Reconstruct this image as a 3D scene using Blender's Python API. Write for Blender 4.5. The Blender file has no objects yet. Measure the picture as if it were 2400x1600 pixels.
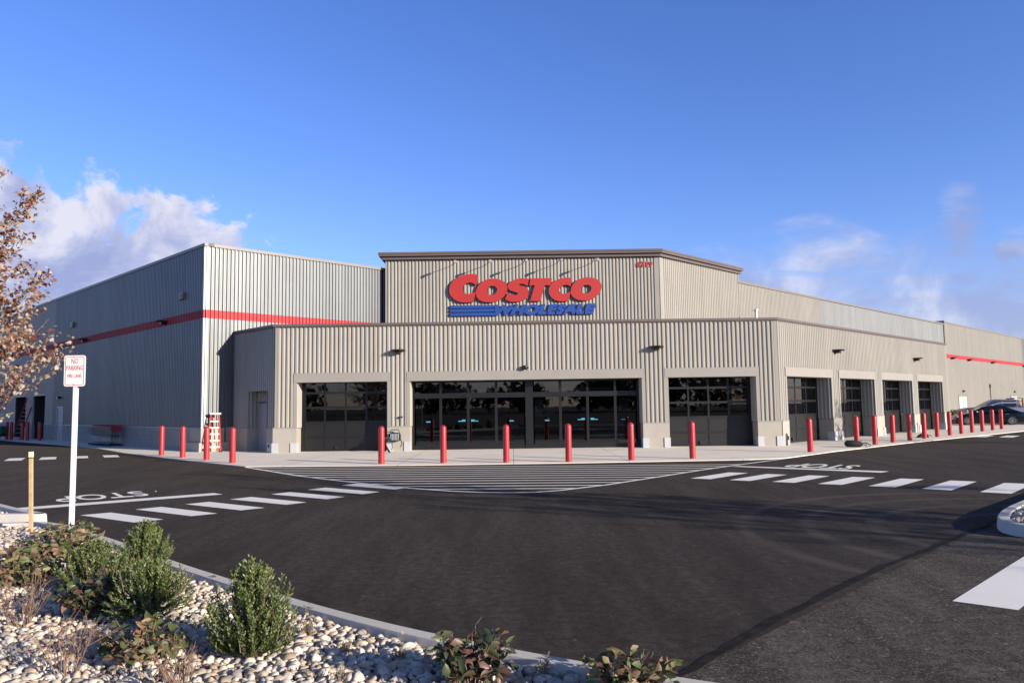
import bpy, math, random
import numpy as np
from mathutils import Vector, Matrix

SC = bpy.context.scene
COL = SC.collection
rnd = random.Random(7)
RS = np.random.RandomState(11)
R2 = math.sqrt(2.0)

# ------------------------------------------------------------------ materials
def new_mat(name):
    m = bpy.data.materials.new(name)
    m.use_nodes = True
    nt = m.node_tree
    return m, nt, nt.nodes['Principled BSDF']

def N(nt, kind, **kw):
    n = nt.nodes.new(kind)
    for k, v in kw.items():
        if k in n.inputs:
            n.inputs[k].default_value = v
        else:
            setattr(n, k, v)
    return n

def mixrgb(nt, fac, a, b, mode='MIX'):
    n = nt.nodes.new('ShaderNodeMix')
    n.data_type = 'RGBA'
    n.blend_type = mode
    for sock, val in ((n.inputs[0], fac), (n.inputs[6], a), (n.inputs[7], b)):
        if hasattr(val, 'is_output'):
            nt.links.new(val, sock)
        else:
            sock.default_value = val if not isinstance(val, tuple) or len(val) == 4 else (*val, 1)
    return n.outputs[2]

def ramp(nt, src, stops):
    n = nt.nodes.new('ShaderNodeValToRGB')
    el = n.color_ramp.elements
    while len(el) < len(stops):
        el.new(0.5)
    for e, (p, c) in zip(el, stops):
        e.position = p
        e.color = (*c, 1) if isinstance(c, tuple) else (c, c, c, 1)
    nt.links.new(src, n.inputs[0])
    return n.outputs[0]

def noise(nt, scale, detail=4, rough=0.55, vec=None, dist=0.0):
    n = N(nt, 'ShaderNodeTexNoise', Scale=scale, Detail=detail, Roughness=rough, Distortion=dist)
    if vec is not None:
        nt.links.new(vec, n.inputs['Vector'])
    return n.outputs[0]

def objco(nt, scale=(1, 1, 1), rot=(0, 0, 0)):
    tc = nt.nodes.new('ShaderNodeTexCoord')
    mp = nt.nodes.new('ShaderNodeMapping')
    mp.inputs['Scale'].default_value = scale
    mp.inputs['Rotation'].default_value = rot
    nt.links.new(tc.outputs['Object'], mp.inputs['Vector'])
    return mp.outputs['Vector']

def plain(name, col, rough=0.5, metal=0.0, var=0.12, vscale=3.0, bump=0.0, bscale=60.0, spec=0.5):
    m, nt, b = new_mat(name)
    b.inputs['Roughness'].default_value = rough
    b.inputs['Metallic'].default_value = metal
    b.inputs['Specular IOR Level'].default_value = spec
    v = objco(nt)
    f = noise(nt, vscale, 5, 0.6, v)
    lo = tuple(c * (1 - var) for c in col)
    hi = tuple(min(1, c * (1 + var)) for c in col)
    nt.links.new(ramp(nt, f, [(0.3, lo), (0.7, hi)]), b.inputs['Base Color'])
    if bump:
        bn = N(nt, 'ShaderNodeBump', Strength=bump, Distance=0.01)
        nt.links.new(noise(nt, bscale, 4, 0.6, v), bn.inputs['Height'])
        nt.links.new(bn.outputs[0], b.inputs['Normal'])
    return m

M = {}
def cladding(name, col, rough, metal, panel, grime=0.45):
    m, nt, b = new_mat(name)
    b.inputs['Roughness'].default_value = rough; b.inputs['Metallic'].default_value = metal
    uvw = objco(nt, (1.0, 1.0, 0.02))
    pn = noise(nt, 1.1, 2, 0.9, uvw)                       # sheet to sheet
    run = noise(nt, 9.0, 5, 0.7, objco(nt, (1.0, 1.0, 0.10)))   # run-off streaks
    wv = noise(nt, 0.8, 4, 0.6, objco(nt))
    lo = tuple(c * (1 - panel) for c in col); hi = tuple(c * (1 + panel) for c in col)
    c = ramp(nt, pn, [(0.35, lo), (0.65, hi)])
    c = mixrgb(nt, grime, c, ramp(nt, run, [(0.28, (0.72, 0.70, 0.68)), (0.5, (1.0, 1.0, 1.0)), (0.8, (1.06, 1.06, 1.05))]), 'MULTIPLY')
    c = mixrgb(nt, 0.3, c, ramp(nt, wv, [(0.3, (0.85, 0.85, 0.86)), (0.7, (1.1, 1.1, 1.08))]), 'MULTIPLY')
    nt.links.new(c, b.inputs['Base Color'])
    rr = ramp(nt, run, [(0.3, rough + 0.04), (0.7, rough - 0.02)])
    nt.links.new(rr, b.inputs['Roughness'])
    bn = N(nt, 'ShaderNodeBump', Strength=0.06, Distance=0.02)
    nt.links.new(wv, bn.inputs['Height']); nt.links.new(bn.outputs[0], b.inputs['Normal'])
    return m
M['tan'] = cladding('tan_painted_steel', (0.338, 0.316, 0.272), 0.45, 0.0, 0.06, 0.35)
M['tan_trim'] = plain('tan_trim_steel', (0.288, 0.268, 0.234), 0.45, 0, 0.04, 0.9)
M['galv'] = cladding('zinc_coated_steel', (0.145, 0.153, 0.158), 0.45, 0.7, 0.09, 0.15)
M['galv_matte'] = cladding('weathered_zinc_steel', (0.20, 0.21, 0.215), 0.7, 0.0, 0.08, 0.2)
M['galv_trim'] = plain('zinc_trim_steel', (0.34, 0.35, 0.35), 0.45, 0.4, 0.05, 1.6)
M['red_band'] = plain('red_painted_steel', (0.36, 0.017, 0.022), 0.6, 0, 0.06, 1.0)
M['brown'] = plain('brown_fascia_steel', (0.125, 0.098, 0.085), 0.45, 0, 0.06, 1.2)
M['cap'] = plain('taupe_cap_steel', (0.20, 0.175, 0.15), 0.45, 0, 0.06, 1.2)
M['stucco'] = plain('painted_stucco_base', (0.36, 0.33, 0.28), 0.85, 0, 0.06, 1.5, 0.25, 120)
M['guard'] = plain('white_corner_guard', (0.44, 0.45, 0.45), 0.5, 0, 0.05, 2)
M['bronze'] = plain('dark_bronze_frame', (0.008, 0.0075, 0.007), 0.4, 0.1, 0.15, 2)
M['bronze_panel'] = plain('dark_bronze_panel', (0.0095, 0.0088, 0.008), 0.45, 0.1, 0.15, 1.5)
M['roof'] = plain('roof_membrane', (0.45, 0.45, 0.43), 0.9)
M['black'] = plain('black_plastic', (0.012, 0.012, 0.014), 0.45, 0, 0.2, 8)
M['black_cloth'] = plain('black_nylon', (0.012, 0.012, 0.013), 0.85, 0, 0.3, 20, 0.5, 90)
M['black_tin'] = plain('black_lamp_metal', (0.02, 0.019, 0.019), 0.35, 0.3, 0.1, 3)
M['red_sign'] = plain('red_sign_face', (0.40, 0.025, 0.02), 0.5, 0, 0.03, 1)
M['blue_sign'] = plain('blue_sign_face', (0.013, 0.058, 0.27), 0.5, 0, 0.05, 1)
M['dark_edge'] = plain('dark_sign_return', (0.02, 0.02, 0.03), 0.5)
M['bollard'] = plain('red_bollard_sleeve', (0.40, 0.022, 0.026), 0.38, 0, 0.07, 4)
M['white_metal'] = plain('white_powdercoat', (0.72, 0.71, 0.68), 0.4, 0, 0.04, 3)
M['sign_white'] = plain('white_sign_sheet', (0.76, 0.74, 0.70), 0.35, 0, 0.03, 3)
M['sign_red'] = plain('red_sign_ink', (0.50, 0.09, 0.11), 0.5, 0, 0.05, 4)
M['lumber'] = plain('pine_stake_wood', (0.55, 0.36, 0.19), 0.8, 0, 0.2, 14)
M['lumber_tip'] = plain('pale_painted_tip', (0.70, 0.62, 0.42), 0.7)
M['fibreglass'] = plain('red_fibreglass', (0.50, 0.06, 0.04), 0.45, 0, 0.1, 6)
M['fibre_dark'] = plain('dark_red_fibreglass', (0.32, 0.03, 0.03), 0.45, 0, 0.1, 6)
M['alu'] = plain('aluminium', (0.70, 0.70, 0.69), 0.38, 0.5, 0.08, 5)
M['steel'] = plain('cart_wire_steel', (0.35, 0.37, 0.40), 0.35, 0.8, 0.1, 5)
M['rubber'] = plain('tyre_rubber', (0.018, 0.018, 0.019), 0.85, 0, 0.2, 10)
M['rim'] = plain('alloy_rim', (0.20, 0.20, 0.21), 0.45, 0.5, 0.08, 5)
M['car_black'] = plain('black_navy_paint', (0.003, 0.004, 0.008), 0.18, 0.0, 0.05, 2, 0, 60, 0.3)
M['car_silver'] = plain('silver_blue_paint', (0.20, 0.20, 0.25), 0.25, 0.3, 0.05, 2)
M['car_glass'] = plain('dark_car_glass', (0.008, 0.010, 0.012), 0.05, 0, 0.1, 2)
M['green'] = plain('green_machine_paint', (0.03, 0.16, 0.10), 0.45)
M['grey_box'] = plain('grey_painted_cabinet', (0.33, 0.37, 0.36), 0.5)
M['paper'] = plain('notice_paper', (0.62, 0.62, 0.58), 0.7)
M['door_grey'] = plain('grey_steel_door', (0.34, 0.33, 0.33), 0.5, 0, 0.05, 2)
M['door_tan'] = plain('tan_steel_door', (0.50, 0.45, 0.39), 0.5, 0, 0.05, 2)
M['sticker'] = plain('cyan_push_label', (0.05, 0.26, 0.38), 0.5)
M['floor_in'] = plain('interior_concrete_floor', (0.30, 0.29, 0.27), 0.6)
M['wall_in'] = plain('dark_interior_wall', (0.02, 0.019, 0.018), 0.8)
M['lamp_lens'] = plain('pale_lamp_lens', (0.7, 0.7, 0.66), 0.3)
M['soil'] = plain('bed_soil', (0.16, 0.13, 0.10), 0.95, 0, 0.3, 8, 0.6, 40)
M['bark'] = plain('young_tree_bark', (0.19, 0.15, 0.13), 0.85, 0, 0.25, 18, 0.4, 60)
M['twig'] = plain('brown_twig', (0.20, 0.12, 0.085), 0.8, 0, 0.3, 20)
M['ladder_step'] = plain('white_ladder_step', (0.78, 0.77, 0.74), 0.45, 0.1)

def glass_mat():
    m, nt, b = new_mat('tinted_storefront_glass')
    out = nt.nodes['Material Output']
    nt.nodes.remove(b)
    tr = N(nt, 'ShaderNodeBsdfTransparent')
    tr.inputs[0].default_value = (0.45, 0.48, 0.48, 1)
    gl = N(nt, 'ShaderNodeBsdfGlossy', Roughness=0.015)
    gl.inputs[0].default_value = (0.9, 0.95, 1.0, 1)
    fr = N(nt, 'ShaderNodeFresnel', IOR=1.62)
    v = objco(nt)
    bn = N(nt, 'ShaderNodeBump', Strength=0.02, Distance=0.02)
    nt.links.new(noise(nt, 1.3, 2, 0.5, v), bn.inputs['Height'])
    nt.links.new(bn.outputs[0], gl.inputs['Normal'])
    mx = N(nt, 'ShaderNodeMixShader')
    nt.links.new(fr.outputs[0], mx.inputs[0])
    nt.links.new(tr.outputs[0], mx.inputs[1])
    nt.links.new(gl.outputs[0], mx.inputs[2])
    nt.links.new(mx.outputs[0], out.inputs[0])
    return m
M['glass'] = glass_mat()

def cmu_mat():
    m, nt, b = new_mat('split_face_block')
    uv = N(nt, 'ShaderNodeUVMap')
    br = N(nt, 'ShaderNodeTexBrick', Scale=1.0)
    br.inputs['Brick Width'].default_value = 0.4
    br.inputs['Row Height'].default_value = 0.2
    br.inputs['Mortar Size'].default_value = 0.008
    br.inputs['Color1'].default_value = (0.33, 0.31, 0.28, 1)
    br.inputs['Color2'].default_value = (0.27, 0.255, 0.23, 1)
    br.inputs['Mortar'].default_value = (0.22, 0.21, 0.2, 1)
    nt.links.new(uv.outputs[0], br.inputs['Vector'])
    f = noise(nt, 7, 6, 0.7, objco(nt))
    nt.links.new(mixrgb(nt, 0.35, br.outputs[0], ramp(nt, f, [(0.3, (0.2, 0.19, 0.175)), (0.7, (0.4, 0.38, 0.34))])), b.inputs['Base Color'])
    b.inputs['Roughness'].default_value = 0.95
    bn = N(nt, 'ShaderNodeBump', Strength=0.7, Distance=0.02)
    nt.links.new(noise(nt, 45, 4, 0.7, objco(nt)), bn.inputs['Height'])
    nt.links.new(bn.outputs[0], b.inputs['Normal'])
    return m
M['cmu'] = cmu_mat()

def asphalt_mat(name, base, speck, speckle, streak_dir, arcs, chips=0.86):
    m, nt, b = new_mat(name)
    v = objco(nt)
    fine = noise(nt, 60, 4, 0.85, v)
    mid = noise(nt, 9, 6, 0.8, v)
    vs = objco(nt, (1.0, 0.16, 1.0), (0, 0, streak_dir))
    st = noise(nt, 1.3, 6, 0.7, vs)
    big = noise(nt, 0.16, 3, 0.5, v)
    lo = tuple(c * 0.55 for c in base)
    hi = tuple(c * 1.6 for c in base)
    c1 = ramp(nt, st, [(0.40, lo), (0.60, hi)])
    c2 = mixrgb(nt, 0.32, c1, ramp(nt, big, [(0.35, tuple(c * 0.85 for c in base)), (0.65, tuple(c * 1.25 for c in base))]))
    c3 = mixrgb(nt, 0.7, c2, ramp(nt, mid, [(0.40, (0.35, 0.35, 0.35)), (0.60, (1.65, 1.65, 1.65))]), 'MULTIPLY')
    spk = ramp(nt, fine, [(speck, 0.0), (speck + 0.09, 1.0)])
    c4 = mixrgb(nt, spk, c3, tuple(min(1, c * speckle) for c in base))
    vor = N(nt, 'ShaderNodeTexVoronoi', Scale=11.0)
    nt.links.new(v, vor.inputs['Vector'])
    chip = ramp(nt, vor.outputs['Distance'], [(0.10, 1.0), (0.19, 0.0)])
    pick = nt.nodes.new('ShaderNodeSeparateColor'); nt.links.new(vor.outputs['Color'], pick.inputs[0])
    few = ramp(nt, pick.outputs[0], [(chips, 0.0), (chips + 0.1, 1.0)])
    cf = N(nt, 'ShaderNodeMath', operation='MULTIPLY'); nt.links.new(chip, cf.inputs[0]); nt.links.new(few, cf.inputs[1])
    c4 = mixrgb(nt, cf.outputs[0], c4, tuple(c * 5.0 for c in base))     # pale stone chips in the surface
    last = c4
    if arcs:
        # curved, faintly polished tyre tracks swept by turning cars
        sep = N(nt, 'ShaderNodeVectorMath', operation='DISTANCE')
        nt.links.new(v, sep.inputs[0])
        sep.inputs[1].default_value = arcs[0]
        wv = N(nt, 'ShaderNodeMath', operation='MULTIPLY')
        nt.links.new(sep.outputs['Value'], wv.inputs[0]); wv.inputs[1].default_value = 6.75
        ph = N(nt, 'ShaderNodeMath', operation='ADD'); nt.links.new(wv.outputs[0], ph.inputs[0]); ph.inputs[1].default_value = 0.587
        si = N(nt, 'ShaderNodeMath', operation='SINE')
        nt.links.new(ph.outputs[0], si.inputs[0])
        band = ramp(nt, si.outputs[0], [(0.55, 0.0), (1.0, 1.0)])
        near = N(nt, 'ShaderNodeMapRange')
        near.inputs[1].default_value = arcs[1]; near.inputs[2].default_value = arcs[1] - 0.5
        nt.links.new(sep.outputs['Value'], near.inputs[0])
        ml = N(nt, 'ShaderNodeMath', operation='MULTIPLY')
        nt.links.new(band, ml.inputs[0]); nt.links.new(near.outputs[0], ml.inputs[1])
        ml2 = N(nt, 'ShaderNodeMath', operation='MULTIPLY')
        nt.links.new(ml.outputs[0], ml2.inputs[0])
        nt.links.new(ramp(nt, noise(nt, 0.5, 4, 0.6, v), [(0.36, 0.35), (0.60, 1.0)]), ml2.inputs[1])
        last = mixrgb(nt, ml2.outputs[0], c4, tuple(c * 2.5 for c in base))
    nt.links.new(last, b.inputs['Base Color'])
    b.inputs['Roughness'].default_value = 0.85
    b.inputs['Specular IOR Level'].default_value = 0.08
    b.inputs['Sheen Weight'].default_value = 0.022; b.inputs['Sheen Roughness'].default_value = 0.6; b.inputs['Sheen Tint'].default_value = (0.9, 0.72, 0.6, 1)
    bn = N(nt, 'ShaderNodeBump', Strength=0.55, Distance=0.012)
    nt.links.new(noise(nt, 130, 3, 0.7, v), bn.inputs['Height'])
    nt.links.new(bn.outputs[0], b.inputs['Normal'])
    return m
M['asphalt'] = asphalt_mat('fresh_asphalt', (0.0285, 0.0245, 0.0215), 0.565, 4.5, 0.85, ((8.0, 10.4, 0.0), 5.3))
M['old_asphalt'] = asphalt_mat('worn_asphalt', (0.050, 0.043, 0.037), 0.54, 5.5, -0.6, None, 0.66)
M['tack'] = plain('asphalt_joint_tar', (0.024, 0.0205, 0.018), 0.85, 0, 0.5, 6, 0.5, 60, 0.08)

def paint_mat():
    m, nt, b = new_mat('white_road_paint')
    v = objco(nt)
    f = noise(nt, 70, 4, 0.75, v)
    g = noise(nt, 2.0, 4, 0.6, v)
    c = ramp(nt, f, [(0.26, (0.52, 0.49, 0.44)), (0.36, (0.90, 0.86, 0.79))])
    c = mixrgb(nt, 0.35, c, ramp(nt, g, [(0.3, (0.78, 0.74, 0.68)), (0.7, (0.92, 0.88, 0.81))]))
    nt.links.new(c, b.inputs['Base Color'])
    b.inputs['Roughness'].default_value = 0.75
    return m
M['paint'] = paint_mat()

def concrete_mat(name, col, joint=0.0, rot=0.0):
    m, nt, b = new_mat(name)
    v = objco(nt)
    g = noise(nt, 0.7, 6, 0.65, v)
    f = noise(nt, 35, 4, 0.7, v)
    c = ramp(nt, g, [(0.3, tuple(x * 0.87 for x in col)), (0.7, tuple(min(1, x * 1.08) for x in col))])
    c = mixrgb(nt, 0.25, c, ramp(nt, f, [(0.3, tuple(x * 0.75 for x in col)), (0.7, tuple(min(1, x * 1.15) for x in col))]))
    if joint:
        br = N(nt, 'ShaderNodeTexBrick', Scale=1.0, offset=0.0)
        br.inputs['Brick Width'].default_value = joint
        br.inputs['Row Height'].default_value = joint
        br.inputs['Mortar Size'].default_value = 0.012
        br.inputs['Color1'].default_value = br.inputs['Color2'].default_value = (1, 1, 1, 1)
        br.inputs['Mortar'].default_value = (0.45, 0.44, 0.42, 1)
        nt.links.new(objco(nt, (1, 1, 1), (0, 0, rot)), br.inputs['Vector'])
        c = mixrgb(nt, 1.0, c, br.outputs[0], 'MULTIPLY')
    nt.links.new(c, b.inputs['Base Color'])
    b.inputs['Roughness'].default_value = 0.88
    bn = N(nt, 'ShaderNodeBump', Strength=0.2, Distance=0.01)
    nt.links.new(f, bn.inputs['Height'])
    nt.links.new(bn.outputs[0], b.inputs['Normal'])
    return m
M['walk'] = concrete_mat('new_walk_concrete', (0.82, 0.74, 0.63), 3.6, 0.0)
M['kerb'] = concrete_mat('kerb_concrete', (0.60, 0.56, 0.50))

def tint_mat(name, stops, rough=0.7, transl=0.0, var=0.0, bump=0.0):
    """colour of each stone / leaf picked from a ramp by its own stored number"""
    m, nt, b = new_mat(name)
    at = N(nt, 'ShaderNodeAttribute', attribute_name='tint')
    c = ramp(nt, at.outputs['Fac'], stops)
    if var:
        f = noise(nt, var, 4, 0.6, objco(nt))
        c = mixrgb(nt, 0.5, c, ramp(nt, f, [(0.3, (0.6, 0.58, 0.55)), (0.7, (1.25, 1.25, 1.25))]), 'MULTIPLY')
    nt.links.new(c, b.inputs['Base Color'])
    b.inputs['Roughness'].default_value = rough
    if bump:
        bn = N(nt, 'ShaderNodeBump', Strength=bump, Distance=0.004)
        nt.links.new(noise(nt, 60, 4, 0.6, objco(nt)), bn.inputs['Height'])
        nt.links.new(bn.outputs[0], b.inputs['Normal'])
    if transl:
        out = nt.nodes['Material Output']
        t = N(nt, 'ShaderNodeBsdfTranslucent')
        nt.links.new(c, t.inputs[0])
        mx = N(nt, 'ShaderNodeMixShader')
        mx.inputs[0].default_value = transl
        nt.links.new(b.outputs[0], mx.inputs[1]); nt.links.new(t.outputs[0], mx.inputs[2])
        nt.links.new(mx.outputs[0], out.inputs[0])
    return m
M['stone'] = tint_mat('river_stone', [(0.0, (0.56, 0.49, 0.41)), (0.35, (0.64, 0.575, 0.49)), (0.55, (0.52, 0.43, 0.335)),
                                      (0.72, (0.42, 0.31, 0.21)), (0.86, (0.30, 0.28, 0.265)), (1.0, (0.27, 0.17, 0.11))], 0.75, 0, 25, 0.4)
M['holly'] = tint_mat('evergreen_leaf', [(0.0, (0.05, 0.075, 0.022)), (0.5, (0.105, 0.14, 0.04)), (0.85, (0.20, 0.23, 0.08)), (1.0, (0.29, 0.30, 0.13))], 0.42, 0.22)
M['oakleaf'] = tint_mat('broad_autumn_leaf', [(0.0, (0.05, 0.08, 0.028)), (0.35, (0.12, 0.15, 0.05)), (0.58, (0.22, 0.19, 0.09)), (0.76, (0.21, 0.10, 0.06)), (1.0, (0.42, 0.31, 0.20))], 0.5, 0.25)
M['maroon'] = tint_mat('bronze_rose_leaf', [(0.0, (0.03, 0.05, 0.022)), (0.45, (0.075, 0.10, 0.04)), (0.7, (0.10, 0.05, 0.04)), (1.0, (0.24, 0.14, 0.09))], 0.45, 0.2)
M['sage'] = tint_mat('grey_green_leaf', [(0.0, (0.10, 0.12, 0.06)), (0.6, (0.22, 0.24, 0.14)), (1.0, (0.34, 0.28, 0.18))], 0.7, 0.2)
M['maple'] = tint_mat('autumn_maple_leaf', [(0.0, (0.12, 0.022, 0.02)), (0.25, (0.20, 0.05, 0.035)), (0.42, (0.27, 0.10, 0.05)), (0.6, (0.30, 0.20, 0.13)), (0.8, (0.44, 0.34, 0.25)), (1.0, (0.52, 0.43, 0.34))], 0.65, 0.3)
M['woods'] = tint_mat('distant_tree_leaf', [(0.0, (0.03, 0.035, 0.02)), (0.6, (0.07, 0.065, 0.03)), (1.0, (0.14, 0.09, 0.05))], 0.8, 0.15)

# ------------------------------------------------------------------ tagging
def tag(o, label=None, cat=None, group=None, kind=None):
    if label: o['label'] = label
    if cat: o['category'] = cat
    if group: o['group'] = group
    if kind: o['kind'] = kind
    return o

def empty(name, loc, label, cat, group=None, rz=0.0):
    o = bpy.data.objects.new(name, None)
    COL.objects.link(o)
    o.location = loc
    o.rotation_euler = (0, 0, rz)
    o.empty_display_size = 0.2
    tag(o, label, cat, group)
    return o

def link(name, me, parent=None, world=True):
    o = bpy.data.objects.new(name, me)
    COL.objects.link(o)
    if parent is not None:
        o.parent = parent
        if world:      # geometry was written in world coordinates
            o.matrix_parent_inverse = wmat(parent).inverted()
    return o

def wmat(o):
    m = Matrix.LocRotScale(o.location, o.rotation_euler, o.scale)
    if o.parent is not None:
        m = wmat(o.parent) @ o.matrix_parent_inverse @ m
    return m

# ------------------------------------------------------------------ mesh builder
class Frame:
    """u along a wall, n out of it, z up"""
    def __init__(s, ox, oy, ang, flip=1):
        s.o = (ox, oy)
        s.d = (math.cos(ang), math.sin(ang))
        s.n = (s.d[1] * flip, -s.d[0] * flip)
    def p(s, u, n, z):
        return (s.o[0] + s.d[0] * u + s.n[0] * n, s.o[1] + s.d[1] * u + s.n[1] * n, z)
    def sub(s, u, n, ang_into=True, side=1):
        """frame of a recess jamb: runs into the building from (u, n); its outward side faces +u*side"""
        f = Frame(0, 0, 0)
        x = s.p(u, n, 0)
        f.o = (x[0], x[1]); f.d = (-s.n[0], -s.n[1]); f.n = (s.d[0] * side, s.d[1] * side)
        return f
W0 = Frame(0, 0, 0)      # plain world: u = x, n = -y

class MB:
    def __init__(s):
        s.v = []; s.f = []; s.t = []; s.g = []
    def add(s, verts, faces, tint=None):
        b = len(s.v)
        s.g.append((list(verts), list(faces)))
        s.v.extend(verts)
        s.f.extend([tuple(b + i for i in f) for f in faces])
        if tint is not None:
            s.t.extend([tint] * len(faces))
        return s
    def box(s, F, u0, u1, n0, n1, z0, z1):
        P = [F.p(u, n, z) for z in (z0, z1) for n in (n0, n1) for u in (u0, u1)]
        return s.add(P, [(0, 2, 3, 1), (4, 5, 7, 6), (0, 1, 5, 4), (2, 6, 7, 3), (0, 4, 6, 2), (1, 3, 7, 5)])
    def quad(s, *pts):
        return s.add(list(pts), [tuple(range(len(pts)))])
    def wbox(s, x0, x1, y0, y1, z0, z1):
        return s.box(W0, x0, x1, -y1, -y0, z0, z1)
    def ribs(s, F, u0, u1, z0, z1, n0=0.0, pitch=0.18, depth=0.045, phase=0.0):
        """box-rib metal siding with real folds, closed at the back"""
        prof = [(0.0, 0), (0.055, 0), (0.085, depth), (0.150, depth), (0.18, 0)]
        sc = pitch / 0.18
        pts = []
        k0 = math.floor((u0 - phase) / pitch) - 1
        k1 = math.ceil((u1 - phase) / pitch) + 1
        raw = []
        for k in range(k0, k1):
            for a, n in prof[:-1]:
                raw.append((phase + k * pitch + a * sc, n))
        def at(u):
            for (a, na), (b, nb) in zip(raw, raw[1:]):
                if a <= u <= b:
                    return na + (nb - na) * (u - a) / max(1e-9, b - a)
            return 0
        pts = [(u0, at(u0))] + [q for q in raw if u0 + 1e-4 < q[0] < u1 - 1e-4] + [(u1, at(u1))]
        V = []
        for u, n in pts:
            V.append(F.p(u, n0 + n, z0)); V.append(F.p(u, n0 + n, z1))
        fc = []
        for i in range(len(pts) - 1):
            fc.append((2 * i, 2 * i + 2, 2 * i + 3, 2 * i + 1))
        b = len(V)
        V += [F.p(u0, n0 - 0.05, z0), F.p(u0, n0 - 0.05, z1), F.p(u1, n0 - 0.05, z0), F.p(u1, n0 - 0.05, z1)]
        e = 2 * (len(pts) - 1)
        fc += [(b, b + 1, b + 3, b + 2), (b, 0, 1, b + 1), (e, b + 2, b + 3, e + 1)]
        fc.append(tuple([b] + [b + 2] + [2 * i for i in range(len(pts) - 1, -1, -1)]))
        fc.append(tuple([b + 1] + [2 * i + 1 for i in range(len(pts))] + [b + 3]))
        return s.add(V, fc)
    def tube(s, pts, rad, seg=8, cap=True):
        pts = [Vector(p) for p in pts]
        rads = rad if isinstance(rad, (list, tuple)) else [rad] * len(pts)
        V = []; fc = []
        prev = None
        for i, p in enumerate(pts):
            d = (pts[min(i + 1, len(pts) - 1)] - pts[max(i - 1, 0)])
            if d.length < 1e-9: d = Vector((0, 0, 1))
            d.normalize()
            a = prev if prev is not None else (Vector((1, 0, 0)) if abs(d.x) < 0.8 else Vector((0, 1, 0)))
            x = (a - d * a.dot(d)).normalized()
            prev = x
            y = d.cross(x)
            for k in range(seg):
                t = 2 * math.pi * k / seg
                V.append(tuple(p + (x * math.cos(t) + y * math.sin(t)) * rads[i]))
        for i in range(len(pts) - 1):
            for k in range(seg):
                k2 = (k + 1) % seg
                fc.append((i * seg + k, i * seg + k2, (i + 1) * seg + k2, (i + 1) * seg + k))
        if cap:
            fc.append(tuple(range(seg - 1, -1, -1)))
            fc.append(tuple((len(pts) - 1) * seg + k for k in range(seg)))
        return s.add(V, fc)
    def lathe(s, c, prof, seg=20, axis='z', cap=True):
        V = []; fc = []
        for r, h in prof:
            for k in range(seg):
                t = 2 * math.pi * k / seg
                a, b = r * math.cos(t), r * math.sin(t)
                V.append((c[0] + a, c[1] + b, c[2] + h) if axis == 'z' else ((c[0] + a, c[1] + h, c[2] + b) if axis == 'y' else (c[0] + h, c[1] + a, c[2] + b)))
        for i in range(len(prof) - 1):
            for k in range(seg):
                k2 = (k + 1) % seg
                fc.append((i * seg + k, i * seg + k2, (i + 1) * seg + k2, (i + 1) * seg + k))
        if cap:
            fc.append(tuple(range(seg)))
            fc.append(tuple((len(prof) - 1) * seg + k for k in range(seg)))
        return s.add(V, fc)
    def prism(s, outline, z0, z1):
        n = len(outline)
        V = [(x, y, z0) for x, y in outline] + [(x, y, z1) for x, y in outline]
        fc = [tuple(range(n - 1, -1, -1)), tuple(range(n, 2 * n))]
        fc += [(i, (i + 1) % n, n + (i + 1) % n, n + i) for i in range(n)]
        return s.add(V, fc)
    def build(s, name, mat, parent=None, smooth=False, bevel=0.0, world=True, uv=False):
        me = bpy.data.meshes.new(name)
        me.from_pydata(s.v, [], s.f)
        me.materials.append(mat)
        me.update()
        import bmesh
        bm = bmesh.new(); bm.from_mesh(me)
        bmesh.ops.recalc_face_normals(bm, faces=bm.faces)
        if uv:
            L = bm.loops.layers.uv.new('UVMap')
            for f in bm.faces:
                n = f.normal
                for lp in f.loops:
                    c = lp.vert.co
                    lp[L].uv = (c.x, c.y) if abs(n.z) > 0.7 else ((-n.y * c.x + n.x * c.y), c.z)
        bm.to_mesh(me); bm.free()
        if s.t and len(s.t) == len(me.polygons):
            a = me.attributes.new('tint', 'FLOAT', 'FACE')
            a.data.foreach_set('value', s.t)
        if smooth:
            me.polygons.foreach_set('use_smooth', [True] * len(me.polygons))
            try: me.set_sharp_from_angle(angle=math.radians(40))
            except Exception: pass
        o = link(name, me, parent, world)
        if bevel:
            md = o.modifiers.new('bevel', 'BEVEL'); md.width = bevel; md.segments = 2; md.limit_method = 'ANGLE'; md.angle_limit = math.radians(40)
        return o

class NB:
    """numpy mesh builder for leaves and stones; every piece keeps a tint number"""
    def __init__(s): s.V = []; s.F = []; s.T = []; s.n = 0
    def add(s, V, F, tint):       # V (k,m,3) pieces, F (f,3) template, tint (k,)
        k, m, _ = V.shape
        f = F.shape[0]
        idx = (np.arange(k) * m)[:, None, None] + F[None] + s.n
        s.V.append(V.reshape(-1, 3)); s.F.append(idx.reshape(-1, 3)); s.T.append(np.repeat(tint, f)); s.n += k * m
    def build(s, name, mat, parent=None, smooth=False, world=True):
        V = np.concatenate(s.V).astype(np.float32); F = np.concatenate(s.F).astype(np.int32); T = np.concatenate(s.T).astype(np.float32)
        me = bpy.data.meshes.new(name)
        me.vertices.add(len(V)); me.vertices.foreach_set('co', V.ravel())
        me.loops.add(F.size); me.loops.foreach_set('vertex_index', F.ravel())
        me.polygons.add(len(F)); me.polygons.foreach_set('loop_start', np.arange(0, F.size, 3, dtype=np.int32))
        me.polygons.foreach_set('loop_total', np.full(len(F), 3, dtype=np.int32))
        a = me.attributes.new('tint', 'FLOAT', 'FACE'); a.data.foreach_set('value', T)
        me.materials.append(mat)
        me.update(calc_edges=True); me.validate()
        if smooth: me.polygons.foreach_set('use_smooth', np.ones(len(me.polygons), dtype=bool))
        return link(name, me, parent, world)

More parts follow.
